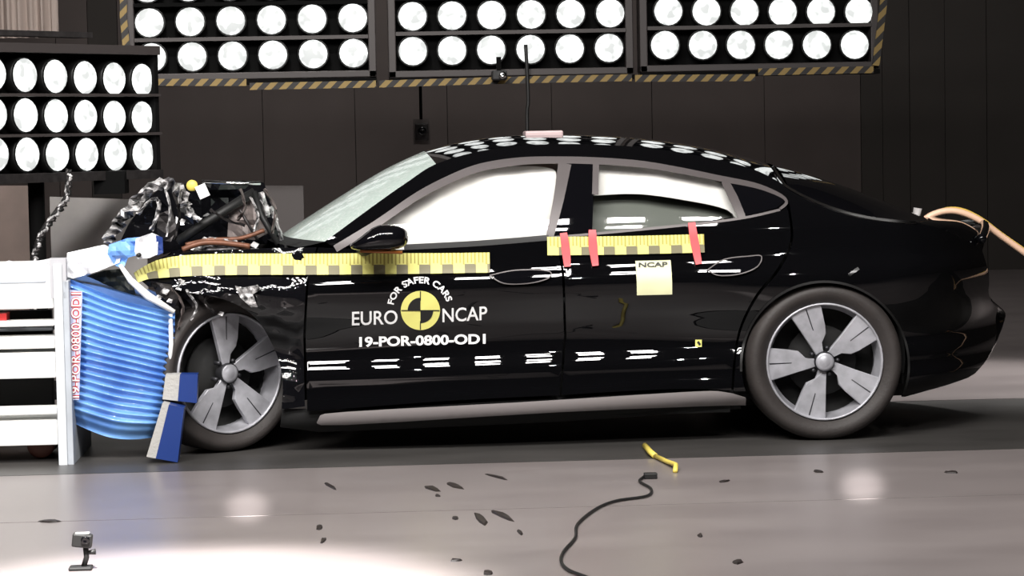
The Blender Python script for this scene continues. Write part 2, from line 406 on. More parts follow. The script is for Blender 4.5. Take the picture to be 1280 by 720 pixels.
struct(box('wall_left', (-9.2, -14, 0), (-9, 15, 7), wallr)); struct(box('wall_right', (10, -14, 0), (10.2, 15, 7), wallr))
struct(box('wall_front', (-9, -14.2, 0), (10, -14, 7), wallr)); struct(box('ceiling', (-9.2, -14.2, 7), (10.2, 15, 7.2), wallr))

# ------------------------------------------------------------------ lamp banks
def lens_mesh(r):
    bm = bmesh.new(); n = 20; rings = []
    for j in range(5):
        a = j / 4 * PI / 2; rr = r * math.cos(a * .999) if j < 4 else 0; h = -r * .28 * math.sin(a)
        if j == 4: rings.append([bm.verts.new((0, h, 0))])
        else: rings.append([bm.verts.new((rr * math.cos(2 * PI * k / n), h, rr * math.sin(2 * PI * k / n))) for k in range(n)])
    for A, B in zip(rings, rings[1:]):
        for k in range(n):
            if len(B) == 1: bm.faces.new((A[k], A[(k + 1) % n], B[0]))
            else: bm.faces.new((A[k], A[(k + 1) % n], B[(k + 1) % n], B[k]))
    me = bpy.data.meshes.new('lens'); bm.to_mesh(me); bm.free(); me.materials.append(lensm)
    for p in me.polygons: p.use_smooth = True
    return me
def can_mesh(r):
    bm = bmesh.new(); n = 20; P = [(r * 1.0, -.002), (r * 1.10, -.012), (r * 1.14, .0), (r * 1.1, .06), (r * .7, .14), (r * .3, .16)]; rings = []
    for rr, h in P: rings.append([bm.verts.new((rr * math.cos(2 * PI * k / n), h, rr * math.sin(2 * PI * k / n))) for k in range(n)])
    for A, B in zip(rings, rings[1:]):
        for k in range(n): bm.faces.new((A[k], A[(k + 1) % n], B[(k + 1) % n], B[k]))
    bm.faces.new(rings[-1]); me = bpy.data.meshes.new('lamp'); bm.to_mesh(me); bm.free(); me.materials.append(ringm)
    for p in me.polygons: p.use_smooth = True
    return me
LR = .091; LM, CM = lens_mesh(LR), can_mesh(LR)
BY = 5.2
def add_lamp(parent, p, rz=0):
    o = bpy.data.objects.new('lamp', CM); COL.objects.link(o); o.parent = parent; o.location = p - world_of(parent); 
    l = bpy.data.objects.new('lens', LM); COL.objects.link(l); l.parent = o; l.location = (0, -.012, 0)
    if rz: o.rotation_euler = (0, 0, rz)
def far_bank(label, x0, x1, ya, yb, row1, row2, n, step):
    """outer pixel extents; row1/row2 = (x_first, y_first, x_last, y_last) of the two visible rows"""
    a, b = at(x0, yb, BY), at(x1, yb, BY)
    t = thing('lamp_bank', label, 'stage lights', (a + b) / 2, 'overhead lamp banks behind the car')
    top = at(x0, -160, BY).z
    bm = bmesh.new(); add_box(bm, (a.x + .02, BY + .10, min(a.z, b.z) + .06), (b.x - .02, BY + .20, top)); bmobj('back_panel', bm, framem, t)
    zb = (a.z + b.z) / 2
    for nm, lo, hi in (('frame_rail', (a.x, BY - .02, zb), (b.x, BY + .16, zb + .045)), ('frame_rail', (a.x, BY - .02, top), (b.x, BY + .16, top + .05)),
                       ('frame_post', (a.x, BY - .02, zb), (a.x + .05, BY + .16, top)), ('frame_post', (b.x - .05, BY - .02, zb), (b.x, BY + .16, top))):
        box(nm, lo, hi, frameg, t, bev=.006)
    d = (row1[1] - row2[1])
    row0 = (row1[0] - (row2[0] - row1[0]), 2 * row1[1] - row2[1], row1[2] - (row2[2] - row1[2]), 2 * row1[3] - row2[3])
    up = (row1[0] - row2[0], row1[1] - row2[1], row1[2] - row2[2], row1[3] - row2[3])
    rowm = tuple(a_ + b_ for a_, b_ in zip(row0, up)); rown = tuple(a_ + b_ for a_, b_ in zip(rowm, up))
    for r in (rown, rowm, row0, row1, row2):
        for k in range(n):
            f = k / (n - 1); add_lamp(t, at(r[0] + (r[2] - r[0]) * f, r[1] + (r[3] - r[1]) * f, BY))
    for rA, rB in ((row0, row1), (row1, row2)):
        z = (at(rA[0], rA[1], BY).z + at(rB[0], rB[1], BY).z) / 2
        box('row_divider', (a.x + .05, BY - .03, z - .012), (b.x - .05, BY + .1, z + .012), frameg if rA is row1 else framem, t)
    return t, a, b, zb
b1 = far_bank('left overhead bank of round white lamps, partly behind the nearer side bank', 160, 471, 0, 99, (187, 28.5, 441, 22.5), (190, 72, 442, 66.5), 6, 0)
b2 = far_bank('middle overhead bank of round white lamps hanging over the car roof', 486, 792, 0, 95, (515.5, 20.5, 762.5, 16.5), (516, 64, 761, 60), 6, 0)
b3 = far_bank('right overhead bank of round white lamps beside the bare dark wall', 800, 1098, 0, 88, (835, 14, 1073.5, 15), (831, 56.5, 1068, 56), 6, 0)
def tape(pts, par, wd=.045):
    P = [at(px, py, BY - .06) for px, py in pts]; V, F_ = [], []
    for i, p in enumerate(P):
        t = (P[min(i + 1, len(P) - 1)] - P[max(i - 1, 0)]).normalized(); n = Vector((-t.z, 0, t.x)) * wd / 2
        V += [p - n, p + n, p - n + Vector((0, .02, 0)), p + n + Vector((0, .02, 0))]
    for i in range(len(P) - 1):
        a = 4 * i; b = a + 4; F_ += [(a, b, b + 1, a + 1), (a + 1, b + 1, b + 3, a + 3), (a + 2, a + 3, b + 3, b + 2), (a, a + 2, b + 2, b)]
    F_ += [(0, 1, 3, 2), (4 * len(P) - 4, 4 * len(P) - 2, 4 * len(P) - 1, 4 * len(P) - 3)]
    mesh('hazard_strip', V, F_, hazard, par)
tape([(196, 103), (308, 103)], b1[0]); tape([(312, 108), (470, 105)], b1[0]); tape([(155, -60), (154, 20), (158, 62)], b1[0])
tape([(474, 105), (640, 100), (790, 97)], b2[0])
tape([(794, 98), (944, 97)], b3[0]); tape([(948, 90), (1092, 87)], b3[0]); tape([(1112, -60), (1104, 10), (1095, 82)], b3[0])
# suspension rods of the banks up to the ceiling, lower carrier profile under the middle bank
for (t, a, b, zb) in (b1, b2, b3):
    for f in (.2, .8):
        x = a.x + (b.x - a.x) * f; tube('hanger_rod', [(x, BY + .1, at(640, -160, BY).z), (x, BY + .1, 7)], .02, framem, t)
    p, q = at(0, 98, BY), at(0, 90, BY)
    box('carrier_rail', (a.x, BY - .05, zb - .035), (b.x, BY + .1, zb - .005), framem, t)

# nearer bank on the left, turned away
bl = thing('lamp_bank', 'nearer angled bank of round lamps on a stand at the left edge', 'stage lights', at(100, 215, 3.2))
A, B = at(29, 93, 2.75), at(176, 100, 3.42)
dirv = (B - A); dirv.z = 0; rz = math.atan2(dirv.y, dirv.x)
for rA, rB in (((29, 94), (176, 100)), ((30, 144), (176, 147)), ((32, 193), (177, 193))):
    a, b = at(*rA, 2.75), at(*rB, 3.42)
    for k in range(-1, 5):
        p = a.lerp(b, k / 4); add_lamp(bl, p, rz + .08)
e = dirv.normalized(); nrm_l = Vector((e.y, -e.x, 0))
def slab(name, c0, c1, z0, z1, d0, d1, m, par):       # box along the bank direction
    V = []
    for z in (z0, z1):
        for c, d in ((c0, d0), (c1, d0), (c1, d1), (c0, d1)): q = c + nrm_l * d; V.append((q.x, q.y, z if not isinstance(z, tuple) else z))
    return mesh(name, V, [(0, 3, 2, 1), (4, 5, 6, 7), (0, 1, 5, 4), (1, 2, 6, 5), (2, 3, 7, 6), (3, 0, 4, 7)], m, par)
L0, R0 = A - e * .75, B + e * .09
zt, zbm = at(29, 66, 2.75).z, at(29, 217, 2.75).z
slab('back_panel', L0, R0, zbm, zt, -.17, -.08, framem, bl)
slab('frame_rail', L0, R0, zt, zt + .05, -.12, .07, frameg, bl); slab('frame_rail', L0, R0, zbm - .05, zbm, -.12, .07, darkmet, bl)
slab('frame_post', R0 - e * .03, R0, zbm, zt, -.12, .05, framem, bl)
for y in (119, 169.5):
    z = at(29, y, 2.75).z; slab('row_divider', L0, R0, z - .008, z + .008, -.1, .07, frameg, bl)
slab('top_rail', L0, A + e * .5, zt + .09, zt + .12, -.1, .02, darkmet, bl)
# stand of the bank
sp = at(45, 230, 3.0)
tube('stand_post', [(sp.x, sp.y, 0), (sp.x, sp.y, zbm)], .045, framem, bl)
box('stand_foot', (sp.x - .35, sp.y - .3, 0), (sp.x + .35, sp.y + .3, .05), framem, bl, bev=.01)
box('ballast_box', (at(122, 230, 3.3).x, 3.1, at(122, 242, 3.3).z), (at(160, 230, 3.3).x, 3.35, zbm), framem, bl)

# backdrop objects at the left
ct = thing('pleated_curtain', 'pale brown pleated curtain hanging above the left lamp bank', 'curtain', at(40, 45, 6.5))
ctm = mat('curtain_cloth', (.34, .28, .25), .9)
V, F_ = [], []; xa, xb = at(-60, 0, 6.5).x, at(72, 0, 6.5).x; zl = at(40, 47, 6.5).z
for i in range(61):
    x = xa + (xb - xa) * i / 60; y = 6.5 + .05 * math.sin(i * .95) + .02 * math.sin(i * 2.3); V += [(x, y, zl), (x, y, 5)]
for i in range(60): F_.append((2 * i, 2 * i + 2, 2 * i + 3, 2 * i + 1))
mesh('cloth', V, F_, ctm, ct, True)
tube('curtain_rail', [(xa, 6.5, 5), (xb + .1, 6.5, 5)], .03, framem, ct)
tube('hanger_rod', [(xa + .1, 6.5, 5), (xa + .1, 6.5, 7)], .02, framem, ct); tube('hanger_rod', [(xb, 6.5, 5), (xb, 6.5, 7)], .02, framem, ct)
def screen(label, x0, x1, yt, Y, m, tilt=0):
    t = thing('backdrop_screen', label, 'screen', (at((x0 + x1) / 2, yt, Y).x, Y, 0))
    a, b = at(x0, yt, Y), at(x1, yt + tilt, Y)
    V = [(a.x, Y, .06), (b.x, Y, .06), (b.x, Y, b.z), (a.x, Y, a.z)]; V += [(v[0], Y + .03, v[2]) for v in V]
    mesh('screen_sheet', V, [(0, 1, 2, 3), (7, 6, 5, 4), (0, 4, 5, 1), (1, 5, 6, 2), (2, 6, 7, 3), (3, 7, 4, 0)], m, t)
    box('screen_foot', (a.x + .02, Y - .2, 0), (a.x + .08, Y + .25, .06), framem, t); box('screen_foot', (b.x - .08, Y - .2, 0), (b.x - .02, Y + .25, .06), framem, t)
grey_sheet = mat('grey_translucent_sheet', (.50, .475, .46), .5, var=.25, vscale=3)
brown_sh = mat('brown_backdrop', (.26, .20, .175), .8, var=.2, vscale=4)
screen('pale grey sheet standing behind the barrier and the crushed bonnet', 62, 182, 246, 4.3, grey_sheet, 4)
screen('brown backdrop panel below the left lamp bank at the frame edge', -60, 44, 232, 4.6, brown_sh)
screen('dim grey panel behind the raised bonnet and windscreen base', 318, 379, 232, 6.0, mat('dim_grey_sheet', (.085, .075, .073), .8))
# small box camera fixed to the back wall, vertical cable
bc = thing('wall_camera', 'small dark box camera on a bracket high on the back wall', 'camera', at(527, 176, 8))
p = at(527, 164, 8)
box('camera_body', (p.x - .05, 7.9, p.z - .075), (p.x + .05, 8.05, p.z + .06), darkmet, bc, bev=.01)
lathe('camera_lens', [(.033, 0), (.033, -.05), (.02, -.055), (.0, -.04)], (p.x, 7.9, p.z), 'Y', blackgl, bc, 16)
box('cable_box', (p.x - .06, 8.05, p.z - .1), (p.x + .065, 8.12, p.z + .09), mat('camera_bracket', (.1, .085, .08), .6), bc)
tube('bracket_pole', [(p.x, 8.1, p.z + .08), (p.x, 8.1, 7)], .012, framem, bc)
p = at(657, 105, BY)
tag(tube('hanging_cable', cr([(p.x, BY - .08, p.z + .25), (p.x + .01, BY - .08, p.z - .1), (p.x, BY - .08, at(657, 166, BY).z), (p.x + .01, BY - .08, .01)], 5), .012, cable_b), 'black cable hanging down from the middle lamp bank behind the roof', 'cable')
p = at(622, 95, BY)
sb = thing('rig_camera', 'tiny camera hanging under the middle lamp bank', 'camera', p)
box('camera_body', (p.x - .045, BY - .2, p.z - .03), (p.x + .05, BY - .07, p.z + .03), blackpl, sb, bev=.008)
lathe('camera_lens', [(.024, 0), (.024, -.04), (0, -.03)], (p.x + .02, BY - .2, p.z), 'Y', chrome, sb, 12)
box('camera_clamp', (p.x - .01, BY - .09, p.z - .02), (p.x + .02, BY - .055, p.z + .12), framem, sb)

# ================================================================== the car
car = thing('car', 'crashed black four-door sedan with white lettering and yellow measuring tapes', 'car', (0, YC, 0))
TOPR = cr([(406, 302), (470, 255), (507, 229), (545, 205), (600, 189), (655, 182), (720, 180), (800, 184), (870, 194), (940, 211), (985, 234)], 5)
TRIM = cr([(417, 309), (470, 277), (520, 243), (560, 221), (600, 206), (650, 198), (700, 196), (745, 198), (800, 202), (850, 210), (900, 219), (945, 229), (978, 242), (986, 252)], 4)
REARR = cr([(985, 234), (1020, 252), (1060, 266), (1100, 274), (1145, 278)], 4)
TAILR = cr([(1145, 278), (1190, 291), (1228, 313)], 3)
ARCH = [(1031 + 104 * math.cos(a), 457 - 104 * math.sin(a)) for a in [math.radians(t) for t in range(-22, 203, 5)]]
mirror_me = []
def P(*a, **k): o = panel(*a, **k); mirror_me.append(o); return o
def R(*a, **k): o = ribbon(*a, **k); mirror_me.append(o); return o
P('roof_rail', TOPR + [(986, 252)] + TRIM[::-1][1:] , paint, car)
P('front_door', cr([(398, 309), (417, 310), (510, 312), (600, 306), (696, 297)], 4) + [(702, 340), (705, 420), (699, 494)] + cr([(699, 494), (560, 501), (430, 511), (384, 514)], 4) + [(382, 420), (386, 350)], paint, car)
P('rear_door', cr([(699, 297), (800, 287), (900, 275), (985, 262)], 4) + cr([(985, 262), (988, 300), (972, 335), (945, 368), (926, 405), (918, 440), (914, 488)], 5) + cr([(914, 488), (860, 486), (780, 489), (702, 494)], 4) + [(708, 420), (705, 340)], paint, car)
QE = cr([(1228, 313), (1237, 345), (1237, 371), (1251, 389), (1251, 402), (1241, 438), (1219, 467), (1197, 477)], 3)
P('rear_quarter_panel', REARR + TAILR[1:] + QE[1:] + [(1160, 488), (1131, 496)] + ARCH + [(918, 489)] + cr([(917, 488), (921, 440), (929, 406), (948, 370), (975, 337), (991, 301), (988, 262), (986, 252)], 5), paint, car, sx=.035)
# crushed front fender
P('front_fender', cr([(168, 344), (190, 327), (225, 316), (280, 312), (396, 309)], 4) + [(383, 350), (379, 420), (381, 508), (352, 512)] + cr([(352, 512), (353, 470), (340, 430), (318, 396), (285, 376), (240, 366), (185, 358)], 5), paint_crush, car, wr=.02, wf=9)
# black B pillar, window glass, trims
P('b_pillar', [(712, 199), (742, 201), (740, 293), (699, 297), (690, 297)], blackgl, car, off=-.002)
FG = cr([(425, 308), (470, 279), (520, 247), (560, 226), (600, 212), (650, 204), (704, 204)], 4) + [(684, 297)] + [(600, 304), (510, 310)]
P('window_glass', FG, glass, car, off=.012, th=0)
RG = cr([(742, 204), (800, 207), (850, 215), (905, 226)], 4) + [(926, 271), (840, 281), (741, 291)]
P('window_glass', RG, glass, car, off=.012, th=0)
P('quarter_glass', cr([(912, 227), (945, 235), (970, 244), (979, 252), (970, 260)], 4) + [(932, 270)], blackgl, car, off=-.001)
P('pillar_skin', [(905, 220), (984, 252), (984, 262), (926, 273), (898, 222)], paint, car, off=.006)
o = R('window_trim', [(419, 311), (470, 280), (520, 246), (560, 225), (600, 209.5), (650, 201.5), (700, 200), (745, 201), (800, 205), (850, 213), (900, 223), (945, 232), (975, 244), (983, 253), (975, 261)], [9, 9, 10, 10, 9, 9, 8, 7, 4, 3], trimm, car, n=6); o['label'] = 'satin grey window trim'
R('window_trim', [(706, 204), (698, 250), (687, 297)], [17, 13, 9], trimm, car)
R('window_trim', [(745, 203), (744, 243)], 8, trimm, car)
R('window_trim', [(906, 226), (917, 248), (928, 272)], [10, 12, 9], trimm, car)
R('belt_trim', [(688, 297), (740, 292.5), (840, 283), (925, 273), (975, 262)], 3, trimm, car)
R('window_seal', [(505, 309), (600, 304), (686, 297)], 7, blackpl, car)
sl = P('sill_trim', cr([(400, 520), (432, 515), (650, 503), (860, 490), (905, 490), (932, 497)], 3) + cr([(932, 507), (900, 507), (700, 515), (432, 531), (396, 528)], 3), sillm, car, off=-.006); sl['label'] = 'satin grey sill strip'
P('underbody_skirt', [(352, 512), (432, 513), (650, 501), (860, 488), (918, 488), (928, 512), (700, 528), (400, 541), (350, 535)], under, car, off=.03)
# airbags
ab = panel('curtain_airbag', cr([(440, 306), (480, 272), (530, 238), (600, 211), (660, 208), (690, 211), (697, 222), (692, 262), (684, 300)], 4) + [(560, 312), (440, 314)], airbag, car, off=.075, th=.04, wr=.035, wf=4.5)
ab['label'] = 'white deployed curtain airbag filling the front window'
ab = panel('curtain_airbag', cr([(744, 206), (800, 208), (850, 216), (905, 230), (930, 268)], 4) + cr([(925, 282), (912, 263), (860, 251), (800, 243), (744, 245)], 4), airbag, car, off=.07, th=.05, wr=.012, wf=5)
ab['label'] = 'white curtain airbag in the upper part of the rear window'
airbags = [o for o in COL.objects if o.name.startswith('curtain_airbag')]
for a_ in airbags:
    c = a_.copy(); COL.objects.link(c); c.scale = (1, -1, 1); del c['label']
panel('headliner', FG, mat('tan_headliner', (.42, .29, .25), .8), car, off=.125, th=.02)
panel('headliner', cr([(742, 204), (800, 207), (850, 215), (905, 226)], 4) + [(924, 262), (860, 240), (741, 236)], MATS['tan_headliner'], car, off=.14, th=.02)
panel('glass_haze_panel', [(741, 240), (800, 240), (860, 248), (915, 262), (926, 272), (840, 284), (741, 293)], mat('dim_grey_haze', (.10, .105, .09), .6), car, off=.15, th=.02)  # grey panel added for the reflected haze in the lower rear glass
hl = mat('airbag_seam', (.42, .23, .19), .8)
# centre line of greenhouse and tail
def pc(px, py): p = at(px, py, YC); return p
def edge3(p): x, z = pf(*p); return Vector((x, Fs(x, z), z))
def loft(name, Rp, Cp, m, n=14, ex=2.3, rows=24, off=0):
    """skin between near rail Rp and its mirror, through centre line Cp (pixel paths of equal length)"""
    Rw = [edge3(p) for p in cr(Rp, 6)]; Cw = [pc(*p) for p in cr(Cp, 6)]; V, F_ = [], []; c = 2 * n + 1
    for r, q in zip(Rw, Cw):
        for k in range(c):
            s = k / n - 1; u = 1 - abs(s); g = 1 - abs(s) ** ex
            V.append((r.x + (q.x - r.x) * g, YC + s * (YC - r.y), r.z + (q.z - r.z) * g - off))
    for i in range(len(Rw) - 1):
        for k in range(c - 1): F_.append((i * c + k, (i + 1) * c + k, (i + 1) * c + k + 1, i * c + k + 1))
    o = mesh(name, V, F_, m, car, True); return o
ws = loft('windscreen', [(406, 302), (470, 255), (507, 229), (545, 205)], [(354, 292), (420, 249), (481, 212), (530, 189)], screenm)
ws['label'] = 'cracked pale green windscreen'
loft('roof', [(545, 205), (600, 189), (655, 182), (720, 180), (800, 184), (870, 194), (940, 211), (985, 234)],
     [(530, 189), (578, 177), (635, 169.5), (700, 168), (780, 171), (850, 179), (905, 190), (957, 204)], blackgl, ex=1.5)
rw = loft('rear_window', [(985, 234), (1020, 252), (1060, 266), (1100, 274), (1145, 278)], [(957, 204), (1000, 215), (1050, 232), (1100, 251), (1145, 270)], blackgl)
loft('boot_lid', [(1145, 278), (1190, 291), (1228, 313)], [(1145, 270), (1183, 272), (1214, 286)], paint, ex=3)
for pth in ([(985, 234), (1020, 252), (1060, 266), (1100, 274), (1145, 278)],):
    R('rear_window_trim', [(966, 208), (975, 222)] + pth, 3.2, chrome, car, off=-.006)
# bonnet cowl in front of the screen
loft('cowl', [(372, 309), (390, 306), (406, 302)], [(335, 297), (345, 294), (354, 292)], blackpl)
# rear face
QW = [edge3(p) for p in QE]; V, F_ = [], []; c = 17
for q in QW:
    for k in range(c):
        s = k / 8 - 1; V.append((q.x + .035 * (1 - s ** 4), YC + s * (YC - q.y), q.z))
for i in range(len(QW) - 1):
    for k in range(c - 1): F_.append((i * c + k, i * c + k + 1, (i + 1) * c + k + 1, (i + 1) * c + k))
mesh('rear_bumper', V, F_, paint, car, True)
# tail lump, diffuser
lo, hi = at(1160, 292, .75), at(1214, 276, .75)
tube('tail_light_bar', cr([(at(1222, 298, .5).x, .42, at(1222, 298, .5).z), (hi.x + .1, .97, hi.z - .02), (at(1222, 298, .5).x, 1.52, at(1222, 298, .5).z)], 8), .022, blackgl, car)
# underbody and cabin
fw, rw_ = at(300, 480, .06), at(1031, 457, .06)
bm = bmesh.new(); add_box(bm, (fw.x + .42, .12, .13), (rw_.x - .42, 1.82, .34)); add_box(bm, (rw_.x - .45, .36, .16), (rw_.x + .45, 1.58, .62)); add_box(bm, (rw_.x + .4, .3, .22), (1.82, 1.64, .6))
add_box(bm, (fw.x - .3, .62, .18), (fw.x + .45, 1.5, .62)); bmobj('underbody', bm, under, car)
bm = bmesh.new(); add_box(bm, (fw.x + .4, .2, .32), (.9, 1.74, .5)); 
add_box(bm, (.82, .25, .35), (1.55, 1.69, .88)); add_box(bm, (-1.0, .22, .5), (-.75, 1.72, .93)); bmobj('cabin_floor', bm, under, car)
seatm = mat('dark_seat_leather', (.02, .02, .021), .5)
for x in (-.15, .72):
    for y in (.3, 1.1):
        bm = bmesh.new(); add_box(bm, (x - .5, y, .48), (x, y + .52, .62), bev=.04)
        add_box(bm, (x - .06, y + .02, .55), (x + .1, y + .5, 1.08), rot=Matrix.Rotation(.28, 3, 'Y'), piv=(x, y, .58), bev=.04)
        add_box(bm, (x + .1, y + .14, 1.06), (x + .22, y + .38, 1.2), bev=.04); bmobj('seat', bm, seatm, car, True)
# wheels
def wheel(name, c, angs, r_t, r_r, parent, label=None, broken=False):
    Y0 = c[1]
    t = lathe(name, [(r_r * .98, .20), (r_r * .93, .16), (r_r * .90, .06), (r_r * .965, .012), (r_r * .97, -.004), (r_r * 1.0, -.006), (r_r * 1.01, .012)], c, 'Y', alloy, parent, 56)
    if label: t['label'] = label
    ty = lathe('tyre', [(r_r * .99, .012), (r_r * 1.03, -.004), (r_r * 1.12, -.018), (r_r + (r_t - r_r) * .55, -.026), (r_r + (r_t - r_r) * .8, -.018), (r_t * .985, .004), (r_t, .03), (r_t, .20), (r_t * .985, .23), (r_r * 1.1, .25), (r_r * .98, .22)], c, 'Y', tyre_m, t, 72)
    # two shallow ribs on the sidewall
    lathe('brake_disc', [(.0, .09), (r_r * .6, .09), (r_r * .6, .115), (0, .115)], c, 'Y', under, t, 32)
    lathe('wheel_barrel', [(r_r * .96, .02), (r_r * .9, .14), (0.0, .15)], c, 'Y', under, t, 32)
    for a in angs:
        a = math.radians(a); ca, sa = math.cos(a), math.sin(a)
        # (radial, tangential) outline of one blade: narrow at hub, broad at rim
        for (OUT, dy, m_, nm) in (([(.03, -.014), (.085, -.020), (.112, -.056), (.15, -.066), (r_r * .985, -.086), (r_r * .985, .066), (.14, .040), (.03, .020)], 0, alloy, 'spoke'),):
            V = []; n = len(OUT)
            for q, dd in ((0, 0.004), (0, .028)):
                for (rr, tt) in OUT:
                    bowl = .022 * (1 - rr / r_r) if rr > .06 else .022 * .8
                    V.append((c[0] + rr * ca - tt * sa, Y0 + dd + bowl, c[2] + rr * sa + tt * ca))
            F_ = [tuple(range(n)), tuple(range(2 * n - 1, n - 1, -1))] + [(i, i + n, (i + 1) % n + n, (i + 1) % n) for i in range(n)]
            bm = bmesh.new(); vs = [bm.verts.new(v) for v in V]; fs = [bm.faces.new([vs[i] for i in f]) for f in F_]
            bmesh.ops.bevel(bm, geom=[e for e in bm.edges if e in fs[0].edges], offset=.004, segments=1, affect='EDGES')
            # centre groove
            g = [(.13, -.008), (r_r * .95, -.016), (r_r * .95, -.010), (.13, -.004)]
            s = bmobj(nm, bm, m_, t)
            V = [(c[0] + rr * ca - tt * sa, Y0 + .0035 + .022 * (1 - rr / r_r), c[2] + rr * sa + tt * ca) for rr, tt in g]
            V += [(v[0], v[1] + .01, v[2]) for v in V]
            mesh('spoke_groove', V, [(0, 1, 2, 3), (4, 7, 6, 5), (0, 4, 5, 1), (1, 5, 6, 2), (2, 6, 7, 3), (3, 7, 4, 0)], alloy_dk, t)
    lathe('hub_ring', [(0.042, .0), (.046, .004), (.046, .05)], c, 'Y', alloy_dk, t, 24)
    hc = lathe('hub_cap', [(0, -.003), (.022, -.002), (.030, .004), (.042, .002), (.042, .03)], c, 'Y', alloy, t, 24)
    for k in range(5):
        a = math.radians(angs[0] + 36 + 72 * k); q = (c[0] + .062 * math.cos(a), Y0 + .03, c[2] + .062 * math.sin(a))
        lathe('wheel_bolt', [(0, -.012), (.009, -.012), (.009, .03)], q, 'Y', alloy_dk, t, 8)
    return t
zr = .352
wheel('wheel', (rw_.x, .055, zr), [40, 112, 184, 256, 328], .352, .262, car, 'rear wheel with five machined blade spokes')
fwc = at(288, 480, .2)
fwo = wheel('wheel', (fwc.x, .2, .352), [95, 23, -49, -121], .352, .268, car, 'front wheel steered inwards, one spoke torn out')
pv = Vector((fwc.x, .2 - YC, .352)); fwo.matrix_local = Matrix.Translation(pv) @ Matrix.Rotation(math.radians(34), 4, 'Z') @ Matrix.Translation(-pv)
wheel('wheel', (rw_.x, 1.66, zr), [40, 112, 184, 256, 328], .352, .262, car)
wheel('wheel', (fw.x, 1.68, .352), [97, 25, -47, -119, 169], .352, .262, car)
# wheel housings
for c in (rw_,):
    lathe('wheel_arch_liner', [(.372, .10), (.372, .34), (0, .35)], (c.x, 0, .36), 'Y', under, car, 40, a0=-.2, a1=PI + .2)
lathe('wheel_arch_liner', [(.375, .40), (.375, .52), (0, .53)], (fw.x, 0, .352), 'Y', under, car, 40, a0=-.2, a1=PI + .1)
# door mirror
mp = at(474, 299, -.10); bm = bmesh.new(); bmesh.ops.create_uvsphere(bm, u_segments=28, v_segments=16, radius=1)
for v in bm.verts:
    x, y, z = v.co
    sx = abs(x) ** .7 * (1 if x > 0 else -1); sy = abs(y) ** .8 * (1 if y > 0 else -1); sz2 = abs(z) ** .75 * (1 if z > 0 else -1)
    hgt = .056 * (.38 + .62 * sst(-1.1, .1, sx)); v.co = (mp.x + sx * .127, mp.y + sy * .10, mp.z - .050 + hgt + sz2 * hgt)
mr = bmobj('door_mirror', bm, blackgl, car, True)
bm = bmesh.new(); add_tube(bm, [(mp.x - .02, mp.y + .03, mp.z - .02), (mp.x - .06, mp.y + .12, mp.z - .045), (mp.x - .07, .09, mp.z - .05)], [.035, .03, .035], 10); bmobj('mirror_arm', bm, blackpl, mr, True)
a_ = at(450, 313.5, -.14); b_ = at(503, 315.5, -.14)
tube('reflection_strip', [(a_.x, a_.y, a_.z), (b_.x, b_.y, b_.z)], .008, brown_ref, mr)  # amber reflection along the mirror underside, put in as a coloured strip
# door handles
def handle(name, pts, px, w_):
    h = panel(name, cr(pts, 5, True), blackgl, car, off=-.012, th=.012, sx=.02, sz=.008)
    ribbon('handle_rim', pts + [pts[0]], 1.3, trimm, h, off=-.014, n=6, sub=2); return h
hh = handle('door_handle', [(612, 344), (640, 338), (672, 337), (688, 340), (684, 348), (660, 354), (630, 354)], 0, 0)
hh = handle('door_handle', [(884, 337), (905, 324), (935, 320), (951, 320), (946, 333), (925, 342), (898, 344)], 0, 0)
# door seam and wheel arch lips
ribbon('arch_lip', [(1031 + 105 * math.cos(a), 457 - 105 * math.sin(a)) for a in [math.radians(t) for t in range(-20, 195, 12)]], 3, blackpl, car, off=-.004, n=3)
# fuel / charge flap mark, badge tick
ribbon('side_marker', [(1061, 344), (1073, 335)], 4, chrome, car, off=-.004)
# measuring tapes
rl = ribbon('measuring_tape', [(170, 347), (185, 340), (205, 335), (232, 332), (270, 330.5), (330, 330), (400, 330), (460, 329.5), (540, 329), (612, 328)], [13, 16, 22, 25, 26, 26, 26, 26, 26, 26, 25, 25], rulerm, car, off=-.012, n=8, uv=True, th=.01)
rl['label'] = 'long yellow measuring tape along front door and fender'
rl = ribbon('measuring_tape', [(684, 307.5), (780, 306.5), (880, 304)], 23, rulerm, car, off=-.010, n=8, uv=True, th=.008)
rl['label'] = 'short yellow measuring tape on the rear door'
for pts in ([(704, 291), (707, 312), (709, 333)], [(740, 287), (741, 308), (744, 332)], [(864, 278), (868, 304), (873, 330)]):
    ribbon('red_tape', pts, [9, 11, 8], red_m, car, off=-.016, n=4, th=.006)
st = panel('sticker', [(794, 326), (838, 325), (840, 368), (796, 369)], yel_ink, car, off=-.008, th=.004)
st['label'] = 'square pale yellow sticker on the rear door'
MATS['st'] = mat('pale_yellow_sticker', (.80, .80, .50), .5, var=.12, vscale=8); st.data.materials[0] = MATS['st']
ribbon('target_dot', [(869, 429), (877, 429)], 9, yel_ink, car, off=-.004); 
o = ribbon('target_dot', [(872, 427), (875, 431)], 3, blk_ink, car, off=-.007)
